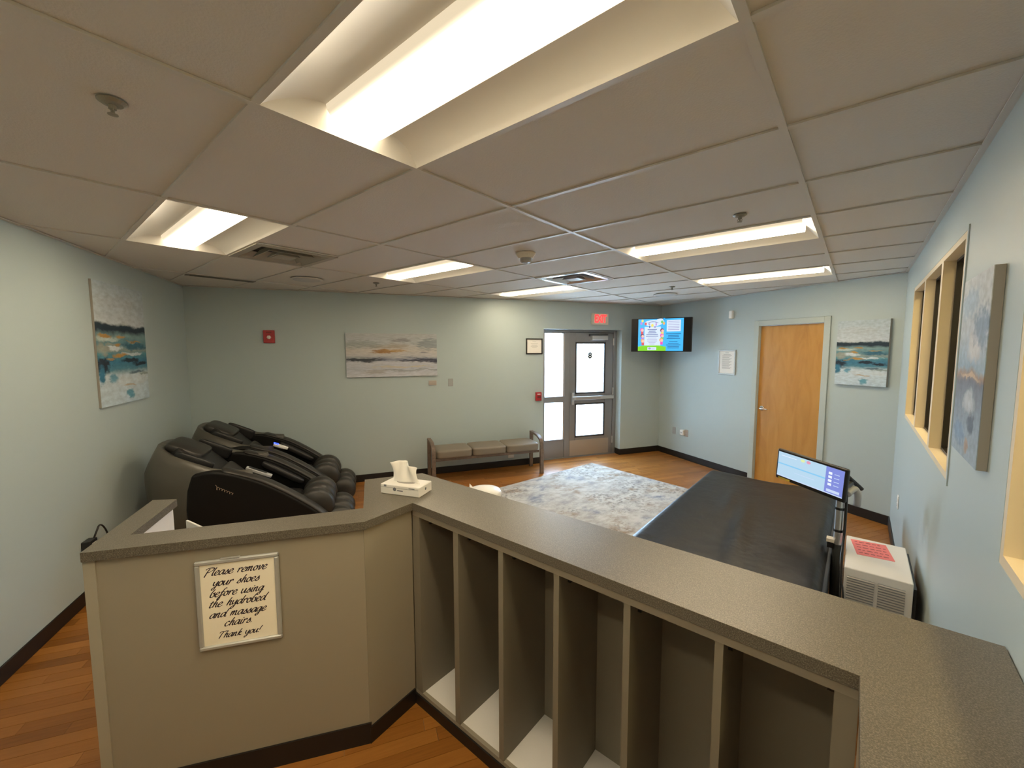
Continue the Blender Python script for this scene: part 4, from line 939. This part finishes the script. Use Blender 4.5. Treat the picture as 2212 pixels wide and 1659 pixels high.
# touch screen on its post
ms = empty('touchscreen_stand', (1.416, 2.68, 0), 0, 'post with a tilted touch screen, standing between the bed and the white chiller', 'screen stand')
MB().lathe([(.026, 0.0), (.026, .62)], 18).build('lower_post', mat('slate_post', (.05, .055, .055), .45), ms, smooth=False)
MB().lathe([(.022, .62), (.022, .99)], 18).build('upper_post', M['steel'], ms)
MB().lathe([(.036, 0), (.036, .012), (.028, .02)], 24).build('foot_plate', M['black'], ms)
for z in (.70, .84): MB().lathe([(.026, z), (.026, z+.014)], 16).build('cable_strap', M['black'], ms)
MB().box(-.055, -.015, -.03, .02, .63, .65).build('bed_bracket', M['cream'], ms); MB().box(-.05, -.02, -.03, .02, .595, .628).build('bracket_clamp', M['black'], ms)
MB().tube(catmull([(.028, -.008, .96), (.03, -.012, .85), (.03, -.02, .72), (.026, -.06, .62), (.026, -.20, .54), (.030, -.295, .40), (.05, -.31, .14), (.06, -.33, .01)], 5), .007, 8).build('cable', M['black'], ms, smooth=True)
MB().tube(catmull([(.03, -.015, .80), (.026, -.05, .66), (.022, -.20, .56), (.045, -.30, .42), (.035, -.31, .18), (.07, -.34, .01)], 5), .004, 6).build('cable', M['black'], ms, smooth=True)
MB().tube(catmull([(.03, .08, .92), (.06, .16, .94), (.08, .175, .91), (.082, .178, .83)], 6), .020, 10).build('elbow_arm', M['grey_p'], ms, smooth=True)
MB().tube([(.015, .14, 1.03), (.055, .17, .985), (.10, .20, .935)], .013, 8).build('grip_handle', M['black'], ms); MB().tube([(0, 0, .97), (.02, .06, .97), (.045, .16, .975)], .016, 8).build('swivel_arm', M['black'], ms)
MB().tube([(0, 0, .98), (-.06, .05, 1.0), (-.15, .064, 1.02)], .014, 8).build('screen_arm', M['black'], ms)
scr = MB().box(-.232, .232, 0, .028, -.105, .105).build('screen_case', M['black'], ms, bevel=.012, seg=3, loc=(1.246-1.416, 2.715-2.68, 1.023), rot=(0, math.radians(3.0), math.atan2(-.255, .387)))
SCC = [emis('scr_'+n, c, s*.74) for n, c, s in (('sky', (.50, .72, .90), .72), ('violet', (.22, .27, .72), .75), ('white', (.80, .87, 1.0), .8), ('cyan', (.22, .56, .85), .8), ('lime', (.75, .85, .40), .75), ('pink', (.85, .35, .50), .7), ('pale', (.60, .72, .95), .75))]
k = MB(); k.keep = True
def P(u, v, lay=0): return (-.217+.434*u, -.0006-.0003*lay, .088-.168*v)
def rq(u0, v0, u1, v1, c, lay): k.mat(c).add([P(u0, v1, lay), P(u1, v1, lay), P(u1, v0, lay), P(u0, v0, lay)], [(0,1,2,3)])
def el(u, v, ru, rv, c, lay): k.mat(c).add([P(u+ru*math.cos(2*PI*i/16), v+rv*math.sin(2*PI*i/16), lay) for i in range(16)], [list(range(16))])
rq(0, 0, 1, 1, 0, 0); rq(.75, 0, 1, 1, 1, 1); rq(0, .45, .75, .50, 3, 1); rq(.28, .68, .6, .70, 6, 1); rq(.05, .12, .3, .14, 2, 1); el(.40, .10, .034, .06, 4, 2); el(.49, .10, .032, .06, 5, 2)
for v in (.22, .36, .50, .64): rq(.79, v-.045, .84, v+.045, 2, 2); rq(.87, v-.012, .94, v+.012, 6, 2)
rq(.78, .82, .96, .92, 6, 2); rq(.0, .96, 1, 1, 6, 2)
k.build('screen_image', SCC, scr); MB().box(-.205, -.12, -.001, .0, -.100, -.088).build('sticker', M['yellow'], scr)

# chiller box
cb = empty('chiller_box', (1.599, 2.67, 0), 0, 'white chiller cabinet with a pink label on top and louvred front', 'chiller')
MB().box(-.142, .142, -.26, .26, .03, .6).build('cabinet', M['white_lam'], cb, bevel=.006); MB().box(.1445, .156, -.25, .25, .04, .57).build('side_panel', M['black'], cb)
for (x, y) in ((-.11, -.22), (.11, -.22), (-.11, .22), (.11, .22)): MB().lathe([(.018, 0), (.018, .03)], 10, (x, y, 0)).build('foot', M['black'], cb)
for (x0, x1) in ((-.128, -.012), (.004, .112)):
    k = MB(); z = .08
    while z < .55: k.add([(x0, -.262, z), (x1, -.262, z), (x1, -.272, z+.005), (x0, -.272, z+.005), (x0, -.262, z+.009), (x1, -.262, z+.009)], [(0,1,2,3), (3,2,5,4)]); z += .0145
    tag(k.build('louvre_grille', M['vent_l'], cb), kind='stuff'); MB().box(x0, x1, -.2625, -.2605, .075, .555).build('grille_backing', M['grey_p'], cb)
lb = MB().box(-.086, .086, -.118, .118, .6005, .6015).build('pink_label', M['pink'], cb, loc=(-.02, .095, 0), rot=(0, 0, math.radians(8)))
random.seed(3); lk = mat('label_ink', (.25, .05, .06), .6)
for i in range(5):
    y = -.085+i*.042; x = -.07; k = MB()
    while x < .06: w_ = random.uniform(.012, .03); k.box(x, min(.072, x+w_), y, y+.008, .6016, .6019); x += w_+.008
    k.build('printed_line', lk, lb)
